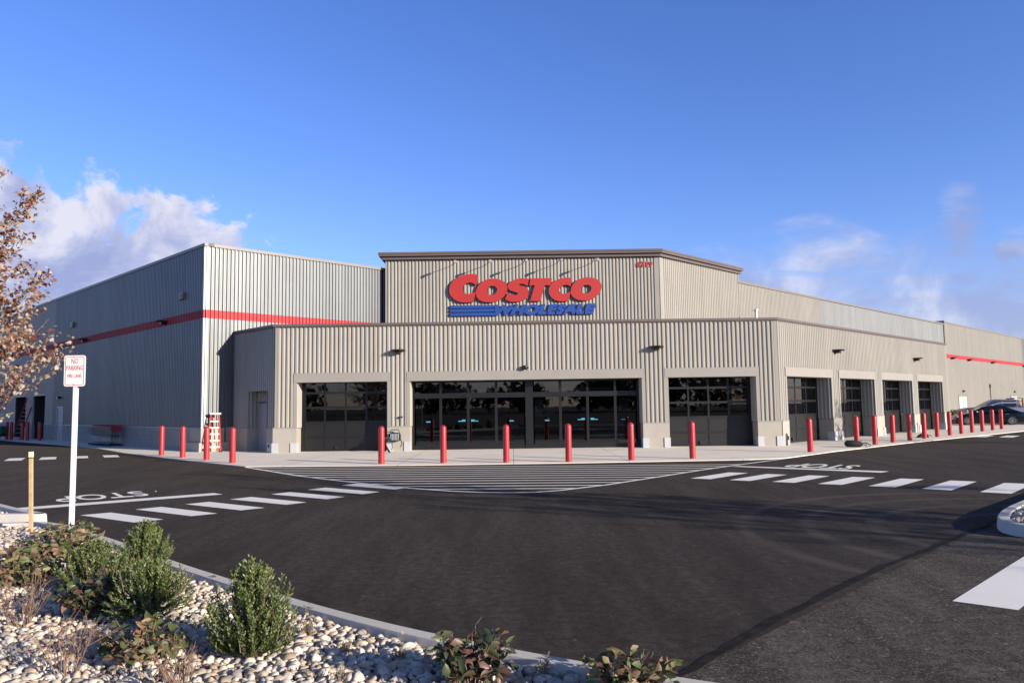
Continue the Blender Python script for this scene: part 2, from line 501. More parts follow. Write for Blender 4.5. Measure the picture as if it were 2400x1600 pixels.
OVAL_V = np.array([(0, 0, 0), (.38, .5, .10), (.42, 0, 0), (.38, -.5, .10), (.8, .3, .02), (.8, -.3, .02), (1, 0, -.06)])
OVAL_F = np.array([(0, 2, 1), (0, 3, 2), (2, 4, 1), (2, 3, 5), (2, 6, 4), (2, 5, 6)])
_mp = [(0, 0), (.12, .16), (.10, .48), (.34, .34), (.50, .58), (.62, .26), (1, 0), (.62, -.26), (.50, -.58), (.34, -.34), (.10, -.48), (.12, -.16)]
MAPLE_V = np.array([(.38, 0, 0)] + [(x, y, -.12 * abs(y) * 2 + .05 * x) for x, y in _mp])
MAPLE_F = np.array([(0, 1 + i, 1 + (i + 1) % 12) for i in range(12)])

def norm(a): return a / np.maximum(1e-9, np.linalg.norm(a, axis=-1, keepdims=True))
def leaves(nb, pos, direc, size, width, tint, V=OVAL_V, F=OVAL_F, curl=0.0, rs=RS):
    k = len(pos)
    x = norm(direc)
    up = norm(rs.normal(size=(k, 3)) + np.array([0, 0, 0.9]))
    y = norm(np.cross(up, x)); z = np.cross(x, y)
    T = V[None].repeat(k, 0) * np.stack([size, size * width, size], 1)[:, None]
    if curl:
        c = (rs.rand(k) * 2 - 0.6) * curl
        T[:, :, 2] -= c[:, None] * T[:, :, 0] ** 2 / size[:, None]
    out = pos[:, None] + T[:, :, 0:1] * x[:, None] + T[:, :, 1:2] * y[:, None] + T[:, :, 2:3] * z[:, None]
    nb.add(out, F, tint)

def text_mesh(s, w, h, depth=0.0, shear=0.0, offset=0.0, spacing=1.0):
    """letters as mesh verts/faces scaled to exactly w x h, local x right, y up, z thickness"""
    cu = bpy.data.curves.new('lettering', 'FONT')
    cu.body = s; cu.shear = shear; cu.offset = offset; cu.space_character = spacing
    cu.extrude = 0.5; cu.resolution_u = 4
    ob = bpy.data.objects.new('lettering', cu); COL.objects.link(ob)
    dg = bpy.context.evaluated_depsgraph_get()
    me = bpy.data.meshes.new_from_object(ob.evaluated_get(dg))
    V = np.array([v.co[:] for v in me.vertices]); F = [tuple(p.vertices) for p in me.polygons]
    bpy.data.objects.remove(ob); bpy.data.curves.remove(cu); bpy.data.meshes.remove(me)
    mn, mx = V.min(0), V.max(0)
    V = (V - mn) / (mx - mn)
    V[:, 0] *= w; V[:, 1] *= h; V[:, 2] *= max(depth, 1e-4)
    return V, F

def place_text(mb, VF, o, right, up, out):
    V, F = VF
    o, right, up, out = [np.array(a, float) for a in (o, right, up, out)]
    mb.add([tuple(o + right * a + up * b + out * c) for a, b, c in V], F)
    return mb

# ------------------------------------------------------------------ camera
PITCH, ROLL, FPX = 0.083, 0.0141, 1808.58
cp, sp, cr, sr = math.cos(PITCH), math.sin(PITCH), math.cos(ROLL), math.sin(ROLL)
X = Vector((1, 0, 0)); Yc = Vector((0, -sp, cp)); Bk = Vector((0, -cp, -sp))
Rx = X * cr - Yc * sr; Ux = X * sr + Yc * cr
cam = bpy.data.cameras.new('camera'); co = bpy.data.objects.new('camera', cam); COL.objects.link(co)
co.matrix_world = Matrix(((Rx.x, Ux.x, Bk.x, 0), (Rx.y, Ux.y, Bk.y, 0), (Rx.z, Ux.z, Bk.z, 1.8), (0, 0, 0, 1)))
cam.sensor_width = 36; cam.lens = FPX * 36 / 2400; cam.clip_end = 3000; cam.clip_start = 0.05
SC.camera = co

# ------------------------------------------------------------------ light
SUN_EL, SUN_AZ = math.radians(14.5), math.atan2(-0.565, 0.825)
sd = Vector((math.cos(SUN_EL) * math.cos(SUN_AZ), math.cos(SUN_EL) * math.sin(SUN_AZ), math.sin(SUN_EL)))
sl = bpy.data.lights.new('sun', 'SUN'); so = bpy.data.objects.new('sun', sl); COL.objects.link(so)
sl.energy = 5.0; sl.angle = math.radians(0.5); sl.color = (1.0, 0.90, 0.76)
so.rotation_euler = sd.to_track_quat('Z', 'Y').to_euler()
so.location = (40, -30, 30)

def build_world():
    w = bpy.data.worlds.new('World'); SC.world = w; w.use_nodes = True
    nt = w.node_tree; bg = nt.nodes['Background']
    sk = N(nt, 'ShaderNodeTexSky', sky_type='NISHITA', sun_disc=False)
    sk.sun_elevation = SUN_EL
    sk.sun_rotation = math.pi / 2 - SUN_AZ
    sk.air_density = 1.0; sk.dust_density = 0.2; sk.ozone_density = 3.0
    hs = N(nt, 'ShaderNodeHueSaturation', Saturation=1.12, Value=1.0)
    tc = N(nt, 'ShaderNodeTexCoord')
    sp_ = N(nt, 'ShaderNodeSeparateXYZ'); nt.links.new(tc.outputs['Generated'], sp_.inputs[0])
    def mth(op, a, b=None, c=None):
        n = N(nt, 'ShaderNodeMath', operation=op)
        for i, v in enumerate((a, b, c)):
            if v is None: continue
            if hasattr(v, 'is_output'): nt.links.new(v, n.inputs[i])
            else: n.inputs[i].default_value = v
        return n.outputs[0]
    az = mth('ARCTAN2', sp_.outputs[0], sp_.outputs[1])          # 0 = +Y, positive to the right
    el = mth('ARCSINE', sp_.outputs[2])
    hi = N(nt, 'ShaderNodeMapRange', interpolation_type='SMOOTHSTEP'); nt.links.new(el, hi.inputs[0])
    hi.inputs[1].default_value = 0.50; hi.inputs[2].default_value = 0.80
    gain = mixrgb(nt, hi.outputs[0], (1.25, 1.125, 1.51), (0.42, 0.33, 0.31))      # zenith above the view darkened on purpose to cut the blue fill light
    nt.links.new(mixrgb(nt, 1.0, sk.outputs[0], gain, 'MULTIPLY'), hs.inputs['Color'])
    def blob(a0, e0, wa, we):
        da = mth('DIVIDE', mth('SUBTRACT', az, a0), wa); de = mth('DIVIDE', mth('SUBTRACT', el, e0), we)
        return mth('SUBTRACT', 1.0, mth('SQRT', mth('ADD', mth('MULTIPLY', da, da), mth('MULTIPLY', de, de))))
    sc1 = N(nt, 'ShaderNodeMapping'); sc1.inputs['Scale'].default_value = (1, 1, 1.25); nt.links.new(tc.outputs['Generated'], sc1.inputs[0])
    n1 = noise(nt, 11.0, 10, 0.60, sc1.outputs[0], 0.35)
    n2 = noise(nt, 8.0, 8, 0.6, sc1.outputs[0], 0.4)
    # cumulus bank, low on the left
    body = blob(-0.585, 0.160, 0.17, 0.145)
    body = mth('MAXIMUM', body, blob(-0.43, 0.160, 0.13, 0.105))
    body = mth('MAXIMUM', body, blob(-0.80, 0.15, 0.25, 0.14))
    dens = mth('ADD', mth('MULTIPLY', body, 2.0), mth('MULTIPLY', mth('SUBTRACT', n1, 0.5), 3.9))
    mr = N(nt, 'ShaderNodeMapRange', interpolation_type='SMOOTHSTEP'); nt.links.new(dens, mr.inputs[0])
    mr.inputs[1].default_value = 0.15; mr.inputs[2].default_value = 0.55; mr.inputs[4].default_value = 0.95
    # small puffs and wisps on the right
    puff = blob(0.582, 0.160, 0.030, 0.020)
    pd = mth('ADD', mth('MULTIPLY', puff, 1.6), mth('MULTIPLY', mth('SUBTRACT', n1, 0.5), 2.2))
    mp2 = N(nt, 'ShaderNodeMapRange', interpolation_type='SMOOTHSTEP'); nt.links.new(pd, mp2.inputs[0])
    mp2.inputs[1].default_value = 0.1; mp2.inputs[2].default_value = 1.0; mp2.inputs[4].default_value = 0.75
    sc2 = N(nt, 'ShaderNodeMapping'); sc2.inputs['Scale'].default_value = (1.0, 1.0, 4.5); sc2.inputs['Rotation'].default_value = (0.1, 0.25, 0.3)
    nt.links.new(tc.outputs['Generated'], sc2.inputs[0])
    n3 = noise(nt, 5.5, 9, 0.62, sc2.outputs[0], 0.8)
    zone = mth('MAXIMUM', blob(0.54, 0.085, 0.40, 0.115), blob(0.535, 0.185, 0.03, 0.055))
    zone = mth('MAXIMUM', zone, blob(0.30, 0.14, 0.22, 0.06))
    wd = mth('ADD', mth('MULTIPLY', zone, 1.15), mth('MULTIPLY', mth('SUBTRACT', n3, 0.5), 2.6))
    mw = N(nt, 'ShaderNodeMapRange', interpolation_type='SMOOTHSTEP'); nt.links.new(wd, mw.inputs[0])
    mw.inputs[1].default_value = -0.12; mw.inputs[2].default_value = 1.05; mw.inputs[4].default_value = 0.72
    alpha = mth('MAXIMUM', mth('MAXIMUM', mr.outputs[0], mp2.outputs[0]), mw.outputs[0])
    # cloud tone: sunlit billows against grey-violet bodies
    lit = ramp(nt, n2, [(0.40, (2.2, 2.5, 4.2)), (0.50, (3.0, 3.25, 4.7)), (0.61, (5.0, 4.95, 5.6))])
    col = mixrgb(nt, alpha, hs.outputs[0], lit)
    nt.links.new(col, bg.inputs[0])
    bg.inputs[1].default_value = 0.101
build_world()
SC.view_settings.view_transform = 'Standard'; SC.view_settings.look = 'None'
SC.view_settings.exposure = 0.68; SC.view_settings.gamma = 1.0
SC.cycles.max_bounces = 6; SC.cycles.transparent_max_bounces = 8
SC.cycles.caustics_reflective = False; SC.cycles.caustics_refractive = False

# ------------------------------------------------------------------ ground
def sheet(name, pts, z, mat, label=None):
    mb = MB(); mb.add([(x, y, z) for x, y in pts], [tuple(range(len(pts)))])
    o = mb.build(name, mat)
    tag(o, label, None, None, 'structure')
    return o
sheet('ground', [(-900, -900), (900, -900), (900, 900), (-900, 900)], -0.008, M['old_asphalt'], 'worn grey parking lot asphalt')
sheet('road', [(-0.4, 3.72), (6.9, 11.4), (9.5, 14.0), (70, 74), (110, 150), (-110, 150), (-110, -30), (-9, -3), (-3.0, 1.0)], 0.0, M['asphalt'], 'fresh dark asphalt road in front of the store')
jm = MB()
jp = [(-0.4, 3.72), (1.11, 5.32), (2.05, 6.45), (3.93, 8.50), (5.1, 9.6), (6.9, 11.4)]
jl = []; jr = []
for i in range(61):
    t = i / 60 * (len(jp) - 1); k = min(int(t), len(jp) - 2); f = t - k
    x = jp[k][0] * (1 - f) + jp[k + 1][0] * f; y = jp[k][1] * (1 - f) + jp[k + 1][1] * f
    a = 0.035 + 0.035 * rnd.random(); b = 0.02 + 0.03 * rnd.random()
    jl.append((x - 0.73 * a, y + 0.69 * a, 0.003)); jr.append((x + 0.73 * b, y - 0.69 * b, 0.003))
for i in range(60): jm.quad(jl[i], jr[i], jr[i + 1], jl[i + 1])
tag(jm.build('road_joint', M['tack']), 'dark tar joint between the fresh and the worn asphalt', kind='structure')

wk = [(-62.0, 78.3), (-40.0, 57.3), (-22.25, 40.0), (-20.25, 37.9), (-16.72, 33.4), (-11.61, 27.74), (-8.42, 24.46), (-7.7, 24.42), (-3.24, 24.12),
      (2.06, 24.12), (7.4, 24.45), (8.65, 24.85), (9.02, 25.21), (11.36, 27.7), (16.86, 32.9), (27.56, 42.3), (33, 47.2), (36, 50.6), (34, 56), (20, 60), (-20, 70), (-55, 90)]
mw_ = MB().prism(wk, -0.05, 0.022)
tag(mw_.build('sidewalk', M['walk']), 'pale new concrete apron round the entrance', kind='structure')

# painted markings
def marking(name, quads, label, z=0.004):
    mb = MB()
    for q in quads: mb.add([(x, y, z) for x, y in q], [tuple(range(len(q)))])
    return tag(mb.build(name, M['paint']), label, kind='structure')
LB = [[(-7.59, 13.68), (-7.21, 13.98), (-5.83, 13.01), (-6.17, 12.7)], [(-6.96, 14.37), (-6.63, 14.70), (-5.18, 13.66), (-5.51, 13.36)],
      [(-6.33, 15.05), (-6.01, 15.39), (-4.57, 14.34), (-4.90, 14.03)], [(-5.73, 15.77), (-5.43, 16.14), (-4.0, 15.08), (-4.30, 14.75)],
      [(-5.16, 16.59), (-4.87, 16.98), (-3.45, 15.9), (-3.73, 15.54)], [(-4.60, 17.41), (-4.30, 17.80), (-2.88, 16.74), (-3.17, 16.35)],
      [(-4.05, 18.26), (-3.76, 18.62), (-2.33, 17.57), (-2.62, 17.21)]]
marking('crosswalk', LB, 'seven white crosswalk bars on the left road')
RB = [[(4.25, 18.78), (5.57, 20.22), (6.0, 19.97), (4.66, 18.5)], [(5.03, 18.24), (6.36, 19.63), (6.77, 19.35), (5.42, 17.95)],
      [(5.85, 17.70), (7.23, 19.12), (7.63, 18.86), (6.25, 17.41)], [(6.66, 17.13), (8.06, 18.57), (8.48, 18.32), (7.08, 16.86)],
      [(7.50, 16.54), (8.93, 18.03), (9.33, 17.77), (7.93, 16.24)], [(8.30, 15.91), (9.74, 17.43), (10.14, 17.12), (8.70, 15.56)],
      [(9.06, 15.21), (10.53, 16.78), (10.94, 16.48), (9.45, 14.87)]]
marking('crosswalk', RB, 'seven white crosswalk bars on the right road')
marking('stop_line', [[(-9.55, 14.72), (-6.52, 16.97), (-6.21, 16.66), (-9.1, 14.5)]], 'white stop line on the left road', 0.0065)
marking('stop_line', [[(6.15, 22.0), (6.42, 22.14), (9.55, 19.85), (9.2, 19.52)]], 'white stop line on the right road', 0.0065)
marking('crosswalk', [[(3.93, 7.12), (5.95, 9.15), (6.33, 8.82), (4.31, 6.79)], [(4.80, 6.30), (6.82, 8.33), (7.20, 8.0), (5.18, 5.97)]], 'large white crosswalk bar on the near right lot', -0.004)
marking('crosswalk', [[(-19.2, 29.3), (-20.0, 30.85), (-19.47, 31.05), (-18.6, 29.4)], [(-18.1, 29.66), (-18.95, 31.22), (-18.45, 31.42), (-17.56, 29.85)],
                      [(-17.1, 30.15), (-17.9, 31.65), (-17.42, 31.83), (-16.56, 30.3)], [(-16.1, 30.6), (-16.95, 32.07), (-16.4, 32.2), (-15.55, 30.72)]], 'four short white bars far up the left road')
marking('crosswalk', [[(21.93, 37.21), (23.3, 38.74), (23.72, 38.3), (22.42, 36.9)], [(22.84, 36.6), (24.25, 38.18), (24.62, 37.75), (23.25, 36.2)]], 'two short white bars far up the right road')
for c, R_, U_, w, h, lab in (((-8.79, 16.63), (-0.80, -0.60), (0.60, -0.80), 1.72, 1.15, 'white STOP lettering on the left road'),
                             ((8.58, 21.72), (-0.78, 0.626), (-0.626, -0.78), 1.75, 1.45, 'white STOP lettering on the right road')):
    mb = MB()
    V, F = text_mesh('STOP', w, h, 0.0015, 0, 0.012)
    o = (c[0] - R_[0] * w / 2 - U_[0] * h / 2, c[1] - R_[1] * w / 2 - U_[1] * h / 2, 0.006)
    place_text(mb, (V, F), o, (*R_, 0), (*U_, 0), (0, 0, 1))
    tag(mb.build('stop_lettering', M['paint']), lab, kind='structure')
arc = [(-8.38, 24.35), (-5.79, 20.97), (-4.28, 19.33), (-3.0, 18.03), (-2.35, 17.42), (-1.31, 16.66), (-0.6, 16.33), (0.0, 16.22), (0.45, 16.26), (0.95, 16.5), (2.06, 17.5), (3.83, 19.55), (5.02, 20.97), (6.35, 22.42), (8.75, 24.9)]
hq = []
for (a, b) in zip(arc, arc[1:]):
    d = Vector((b[0] - a[0], b[1] - a[1])).normalized(); n = Vector((-d.y, d.x)) * 0.055
    hq.append([(a[0] + n.x, a[1] + n.y), (b[0] + n.x, b[1] + n.y), (b[0] - n.x, b[1] - n.y), (a[0] - n.x, a[1] - n.y)])
marking('hatched_zone', hq, 'white curved border of the hatched zone', 0.0065)
hl_ = []
def arc_x(y, left):
    seg = list(zip(arc, arc[1:]))
    xs = [a[0] + (b[0] - a[0]) * (y - a[1]) / (b[1] - a[1]) for a, b in seg if min(a[1], b[1]) <= y <= max(a[1], b[1]) and a[1] != b[1]]
    return (min(xs) if left else max(xs)) if xs else None
for k in range(12):
    y0 = 23.98 - 0.628 * k
    xl, xr = arc_x(y0 + 0.3, True), arc_x(y0 - 0.25, False)
    if xl is None or xr is None: continue
    yl, yr = y0 - 0.072 * (xl + 1.2), y0 - 0.072 * (xr + 1.2)
    xl = arc_x(yl, True) or xl; xr = arc_x(yr, False) or xr
    hl_.append([(xl, yl - 0.062), (xr, yr - 0.062), (xr, yr + 0.062), (xl, yl + 0.062)])
marking('hatched_zone', hl_, 'white parallel stripes of the hatched zone before the entrance')

# ------------------------------------------------------------------ the store
VLX, VRX, VY, VH = -9.75, 10.90, 31.72, 5.125
FR = Frame(0, VY, 0)
RT = Frame(VRX, VY, math.pi / 4)
LR = Frame(VLX, VY, 3 * math.pi / 4, -1)
DK = Frame(-13.37, 33.36, 3 * math.pi / 4, -1)
SV = Frame(-13.37, 33.36, math.pi / 4)
TY = 39.69
TF = Frame(0, TY, 0)
TR = Frame(7.68, TY, math.pi / 4)
store = empty('warehouse_store', (0, 36, 0), 'large ribbed metal warehouse store with tan entrance wing, sign tower and red band', 'store building')
def part(mb, name, mat, parent=None, **kw): return mb.build(name, mat, parent or store, **kw)
def each(mb, name, mat, parent=None, k=1, **kw):
    """one part per piece (k shapes to a piece)"""
    out = []
    for i in range(0, len(mb.g), k):
        m = MB()
        for v, f in mb.g[i:i + k]: m.add(v, f)
        out.append(part(m, name, mat, parent, **kw))
    return out

# --- main hall, left side in shade
HB, HT, S0, S1 = 1.0, 8.95, 5.79, 6.16
mb = MB()
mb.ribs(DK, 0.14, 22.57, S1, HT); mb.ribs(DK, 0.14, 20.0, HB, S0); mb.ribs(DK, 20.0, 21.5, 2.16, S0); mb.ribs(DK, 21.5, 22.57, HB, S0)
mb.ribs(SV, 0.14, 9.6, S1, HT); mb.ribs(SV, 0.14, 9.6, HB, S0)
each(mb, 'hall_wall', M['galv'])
mb = MB()
mb.ribs(DK, 22.57, 90, S1, HT); mb.ribs(DK, 22.57, 90, 2.9, S0)
for a, b in ((22.57, 24.2), (27.1, 29.0), (31.8, 90)): mb.ribs(DK, a, b, HB, 2.9)
each(mb, 'hall_rear_wall', M['tan'])
mb = MB(); mb.ribs(DK, 0.14, 90, S0, S1, 0.003); mb.ribs(SV, 0.14, 9.6, S0, S1, 0.003)
mb.box(DK, -0.004, 0.14, -0.02, 0.047, S0, S1); mb.box(SV, 0.047, 0.14, -0.02, 0.047, S0, S1)
part(mb, 'red_band', M['red_band'])
mb = MB()
for z0, z1 in ((HB, S0), (S1, HT)):
    mb.box(DK, 0.0, 0.14, -0.03, 0.044, z0, z1); mb.box(SV, 0.044, 0.14, -0.03, 0.044, z0, z1)
each(mb, 'corner_trim', M['galv_trim'], k=2)
mb = MB(); mb.box(DK, -0.08, 90, -0.35, 0.08, HT, HT + 0.13); mb.box(SV, 0.08, 9.75, -0.35, 0.08, HT, HT + 0.13)
part(mb, 'roof_cap', M['cap'])
mb = MB()
mb.box(DK, 1.05, 20.08, -0.1, 0.06, 0, HB); mb.box(DK, 21.42, 24.2, -0.1, 0.06, 0, HB)
mb.box(DK, 27.1, 29.0, -0.1, 0.06, 0, HB); mb.box(DK, 31.8, 90, -0.1, 0.06, 0, HB)
mb.box(SV, 1.02, 9.6, -0.1, 0.06, 0, HB)
each(mb, 'block_base', M['cmu'], uv=True)
mb = MB(); mb.box(DK, 0.0, 20.08, 0.06, 0.075, HB, HB + 0.04); mb.box(DK, 21.42, 24.2, 0.06, 0.075, HB, HB + 0.04); mb.box(SV, 1.02, 9.6, 0.06, 0.075, HB, HB + 0.04)
each(mb, 'base_flashing', M['galv_trim'])
mb = MB(); mb.box(DK, -0.10, 1.05, -0.1, 0.10, 0, HB + 0.02); mb.box(SV, 0.10, 0.94, -0.1, 0.10, 0, HB + 0.02)
mb.box(SV, 0.10, 1.10, 0.10, 0.22, 0, 0.40); mb.box(DK, -0.22, 1.25, 0.10, 0.22, 0, 0.40)
part(mb, 'corner_pier', M['stucco'])
# dark-side door, bays
d = part(MB().box(DK, 20.13, 21.38, -0.04, 0.03, 0.02, 2.07), 'service_door', M['door_grey'])
fr_ = MB()
for a, b, z0, z1 in ((20.05, 20.13, 0.02, 2.15), (21.38, 21.46, 0.02, 2.15), (20.05, 21.46, 2.07, 2.15)): fr_.box(DK, a, b, -0.05, 0.07, z0, z1)
part(fr_, 'door_frame', M['galv_trim'], d)
vt = MB()
for i in range(6): vt.box(DK, 20.42, 20.66, 0.03, 0.034, 0.78 + 0.14 * i, 0.78 + 0.14 * i + (0.09 if i % 2 else 0.05))
each(vt, 'notice_letter', M['paper'], d)
for a, b in ((24.2, 27.1), (29.0, 31.8)):
    bay = MB()
    bay.box(DK, a, b, -1.6, -1.5, 0, 2.9); bay.box(DK, a - 0.02, a + 0.0, -1.5, 0.02, 0, 2.9); bay.box(DK, b, b + 0.02, -1.5, 0.02, 0, 2.9); bay.box(DK, a, b, -1.5, 0.0, 2.9, 2.94)
    bo = part(bay, 'loading_bay', M['wall_in'])
    dr = MB()
    for i in range(5): dr.box(DK, a + 0.05, b - 0.05, -1.49, -1.46, 1.05 + 0.37 * i, 1.05 + 0.36 * (i + 1))
    part(dr, 'roller_door', M['door_grey'], bo)
    part(MB().box(DK, a + 0.05, a + 0.62, -0.72, -0.70, 2.42, 2.82), 'bay_notice', M['paper'], bo)
    part(MB().box(DK, a, b, -0.02, 0.055, 2.9, 3.0), 'bay_header', M['tan_trim'], bo)

# --- low hall front behind the wing, and the far wall
mb = MB(); mb.ribs(TR, 8.17, 19.66, 0.3, 8.90, -0.06)
part(mb, 'hall_front_wall', M['tan'])
mb = MB(); mb.ribs(TR, 19.66, 47.25, 0.3, 8.90, -0.06, 0.36, 0.03)
part(mb, 'hall_front_bare_wall', M['galv_matte'])
part(MB().box(TR, 8.20, 47.2, -0.5, 0.03, 8.90, 9.03), 'front_wall_cap', M['cap'])
FN = 0.0
mb = MB(); mb.ribs(TR, 47.35, 77.5, 0.3, S0 - 0.05, FN); mb.ribs(TR, 47.35, 77.5, S1 - 0.05, 9.08, FN)
each(mb, 'far_wall', M['tan'])
mb = MB(); mb.ribs(TR, 77.5, 140, 0.3, S0 - 0.05, FN); mb.ribs(TR, 77.5, 140, S1 - 0.05, 9.08, FN)
each(mb, 'far_bare_wall', M['galv_matte'])
part(MB().box(TR, 47.3, 140, FN - 0.03, FN + 0.045, S0 - 0.05, S1 - 0.05), 'far_red_band', M['red_band'])
part(MB().box(TR, 47.36, 140, -2.2, FN + 0.08, 9.08, 9.22), 'far_wall_cap', M['cap'])
mb = MB(); mb.box(TR, 47.25, 47.36, -2.2, FN + 0.06, 8.95, 9.30)
part(mb, 'far_wall_return', M['tan_trim'])
part(MB().box(TR, 8.2, 140, -0.1, FN + 0.06, 0, 0.3), 'far_block_base', M['stucco'])
for a, b, lab in ((50.5, 53.1, 'double'), (70.5, 73.6, 'single')):
    d = part(MB().box(TR, a, b, FN + 0.01, FN + 0.06, 0.0, 2.1), 'service_door', M['door_tan'])
    e = MB()
    for u0, u1, z0, z1 in ((a - 0.09, a, 0, 2.2), (b, b + 0.09, 0, 2.2), (a - 0.09, b + 0.09, 2.1, 2.2), ((a + b) / 2 - 0.02, (a + b) / 2 + 0.02, 0, 2.1)): e.box(TR, u0, u1, FN + 0.02, FN + 0.075, z0, z1)
    part(e, 'door_frame', M['cap'], d)
    e = MB(); m_ = (a + b) / 2
    e.box(TR, a + 0.35, a + 0.72, FN + 0.06, FN + 0.065, 0.95, 1.65); e.box(TR, b - 0.72, b - 0.35, FN + 0.06, FN + 0.065, 0.95, 1.65)
    each(e, 'door_notice', M['paper'], d)
    e = MB(); e.box(TR, m_ + 0.1, m_ + 0.3, FN, FN + 0.2, 2.52, 2.70); part(e, 'door_lamp', M['black_tin'], d)
mb = MB(); mb.tube([TR.p(61.8, FN + 0.12, 0), TR.p(61.8, FN + 0.12, 3.0)], 0.05); mb.box(TR, 61.68, 61.92, FN + 0.05, FN + 0.2, 3.0, 3.4)
part(mb, 'conduit_pipe', M['cap'])

# --- sign tower
TLX, TRX, TW = -6.50, 7.68, 9.40
mb = MB(); mb.ribs(TF, TLX + 0.02, TRX - 0.24, 4.9, TW); mb.ribs(TR, 0.26, 8.17, 4.9, TW)
tw = part(mb, 'tower_wall', M['tan'])
mb = MB()
mb.box(TF, TRX - 0.24, TRX + 0.0, -0.05, 0.045, 4.9, TW); mb.box(TR, 0.02, 0.26, -0.05, 0.045, 4.9, TW)
mb.box(TF, TLX - 0.03, TLX + 0.06, -6, 0.045, 4.9, TW); mb.box(TR, 8.17, 8.25, -3, 0.045, 8.9, TW)
each(mb, 'corner_trim', M['tan_trim'], tw)
mb = MB()
TL_ = Frame(TLX, TY, 3 * math.pi / 4, -1)
def cornice(mb, over, z0, z1):
    a = over
    pl = [(TLX - a, TY - a), (TRX + a * 0.414, TY - a), (TRX + 5.83 + a, TY + 5.72 + 0.1), (TRX + 5.83 + a - 3.5, TY + 5.72 + 3.6), (TLX - a, TY + 8.0)]
    mb.prism(pl, z0, z1)
cornice(mb, 0.20, TW + 0.02, TW + 0.14); cornice(mb, 0.16, TW + 0.14, TW + 0.18); cornice(mb, 0.33, TW + 0.18, TW + 0.28); cornice(mb, 0.36, TW + 0.28, TW + 0.38)
part(mb, 'tower_cornice', M['brown'], tw)
mb = MB(); mb.box(TF, TLX, TRX, -5, -0.06, 4.9, TW - 0.05)
part(mb, 'tower_core', M['wall_in'], tw)

# letters of the sign: outlines measured on the wall, each cut from thick sheet
LET = {
'C': [(-1.7, 8.55), (-1.83, 8.6), (-2.06, 8.62), (-2.28, 8.6), (-2.55, 8.54), (-2.77, 8.43), (-2.96, 8.3), (-3.09, 8.15), (-3.17, 7.98), (-3.21, 7.82), (-3.19, 7.64), (-3.12, 7.49), (-2.99, 7.34), (-2.84, 7.24), (-2.67, 7.17), (-2.48, 7.14), (-2.26, 7.14), (-2.07, 7.16), (-1.95, 7.2), (-1.84, 7.67), (-1.97, 7.64), (-2.07, 7.61), (-2.18, 7.58), (-2.31, 7.59), (-2.4, 7.63), (-2.48, 7.71), (-2.51, 7.82), (-2.48, 7.96), (-2.4, 8.07), (-2.29, 8.14), (-2.15, 8.17), (-2.02, 8.15), (-1.91, 8.1), (-1.84, 8.02), (-1.75, 8.1)],
'O': [(-1.05, 8.36), (-0.78, 8.35), (-0.52, 8.28), (-0.32, 8.15), (-0.21, 7.98), (-0.2, 7.79), (-0.27, 7.57), (-0.42, 7.38), (-0.65, 7.23), (-0.91, 7.14), (-1.17, 7.13), (-1.43, 7.16), (-1.66, 7.26), (-1.79, 7.42), (-1.83, 7.59), (-1.81, 7.78), (-1.73, 7.96), (-1.57, 8.13), (-1.38, 8.26), (-1.2, 8.34)],
'S': [(0.91, 8.32), (0.72, 8.36), (0.49, 8.36), (0.27, 8.32), (0.06, 8.24), (-0.09, 8.13), (-0.17, 8.0), (-0.16, 7.87), (-0.08, 7.75), (0.11, 7.67), (0.29, 7.61), (0.35, 7.56), (0.31, 7.51), (0.18, 7.48), (-0.01, 7.52), (-0.18, 7.61), (-0.33, 7.28), (-0.24, 7.22), (-0.05, 7.15), (0.18, 7.14), (0.4, 7.15), (0.61, 7.21), (0.78, 7.32), (0.87, 7.47), (0.89, 7.64), (0.86, 7.8), (0.75, 7.9), (0.58, 7.95), (0.45, 7.99), (0.41, 8.03), (0.43, 8.07), (0.55, 8.07), (0.68, 8.04), (0.83, 7.95), (0.86, 8.0)],
'T': [(1.0, 8.35), (2.11, 8.34), (2.04, 7.93), (1.91, 7.97), (1.73, 7.97), (1.5, 7.16), (0.96, 7.16), (1.22, 7.98), (1.11, 7.98), (0.94, 7.94)],
'C2': [(3.14, 8.31), (3.05, 8.35), (2.86, 8.36), (2.63, 8.34), (2.41, 8.27), (2.18, 8.14), (2.02, 7.97), (1.95, 7.8), (1.94, 7.61), (2.0, 7.42), (2.14, 7.27), (2.35, 7.16), (2.57, 7.13), (2.8, 7.14), (2.97, 7.19), (3.06, 7.62), (3.01, 7.6), (2.88, 7.55), (2.73, 7.52), (2.6, 7.54), (2.51, 7.61), (2.48, 7.72), (2.51, 7.83), (2.61, 7.92), (2.74, 7.98), (2.89, 7.98), (3.0, 7.94), (3.07, 7.88)],
'O2': [(3.95, 8.36), (4.21, 8.33), (4.43, 8.26), (4.58, 8.12), (4.66, 7.95), (4.65, 7.76), (4.57, 7.55), (4.39, 7.37), (4.18, 7.24), (3.92, 7.16), (3.66, 7.15), (3.4, 7.2), (3.19, 7.33), (3.08, 7.5), (3.07, 7.69), (3.13, 7.9), (3.26, 8.08), (3.46, 8.23), (3.68, 8.32)]}
HOLE = {'O': [(-1.01, 7.98), (-0.86, 7.96), (-0.77, 7.89), (-0.73, 7.78), (-0.77, 7.65), (-0.87, 7.55), (-1.0, 7.51), (-1.13, 7.53), (-1.22, 7.61), (-1.25, 7.72), (-1.22, 7.84), (-1.14, 7.94)],
        'O2': [(3.9, 7.97), (4.03, 7.95), (4.12, 7.86), (4.13, 7.75), (4.08, 7.64), (3.98, 7.55), (3.85, 7.53), (3.7, 7.55), (3.61, 7.64), (3.59, 7.76), (3.64, 7.87), (3.75, 7.94)]}
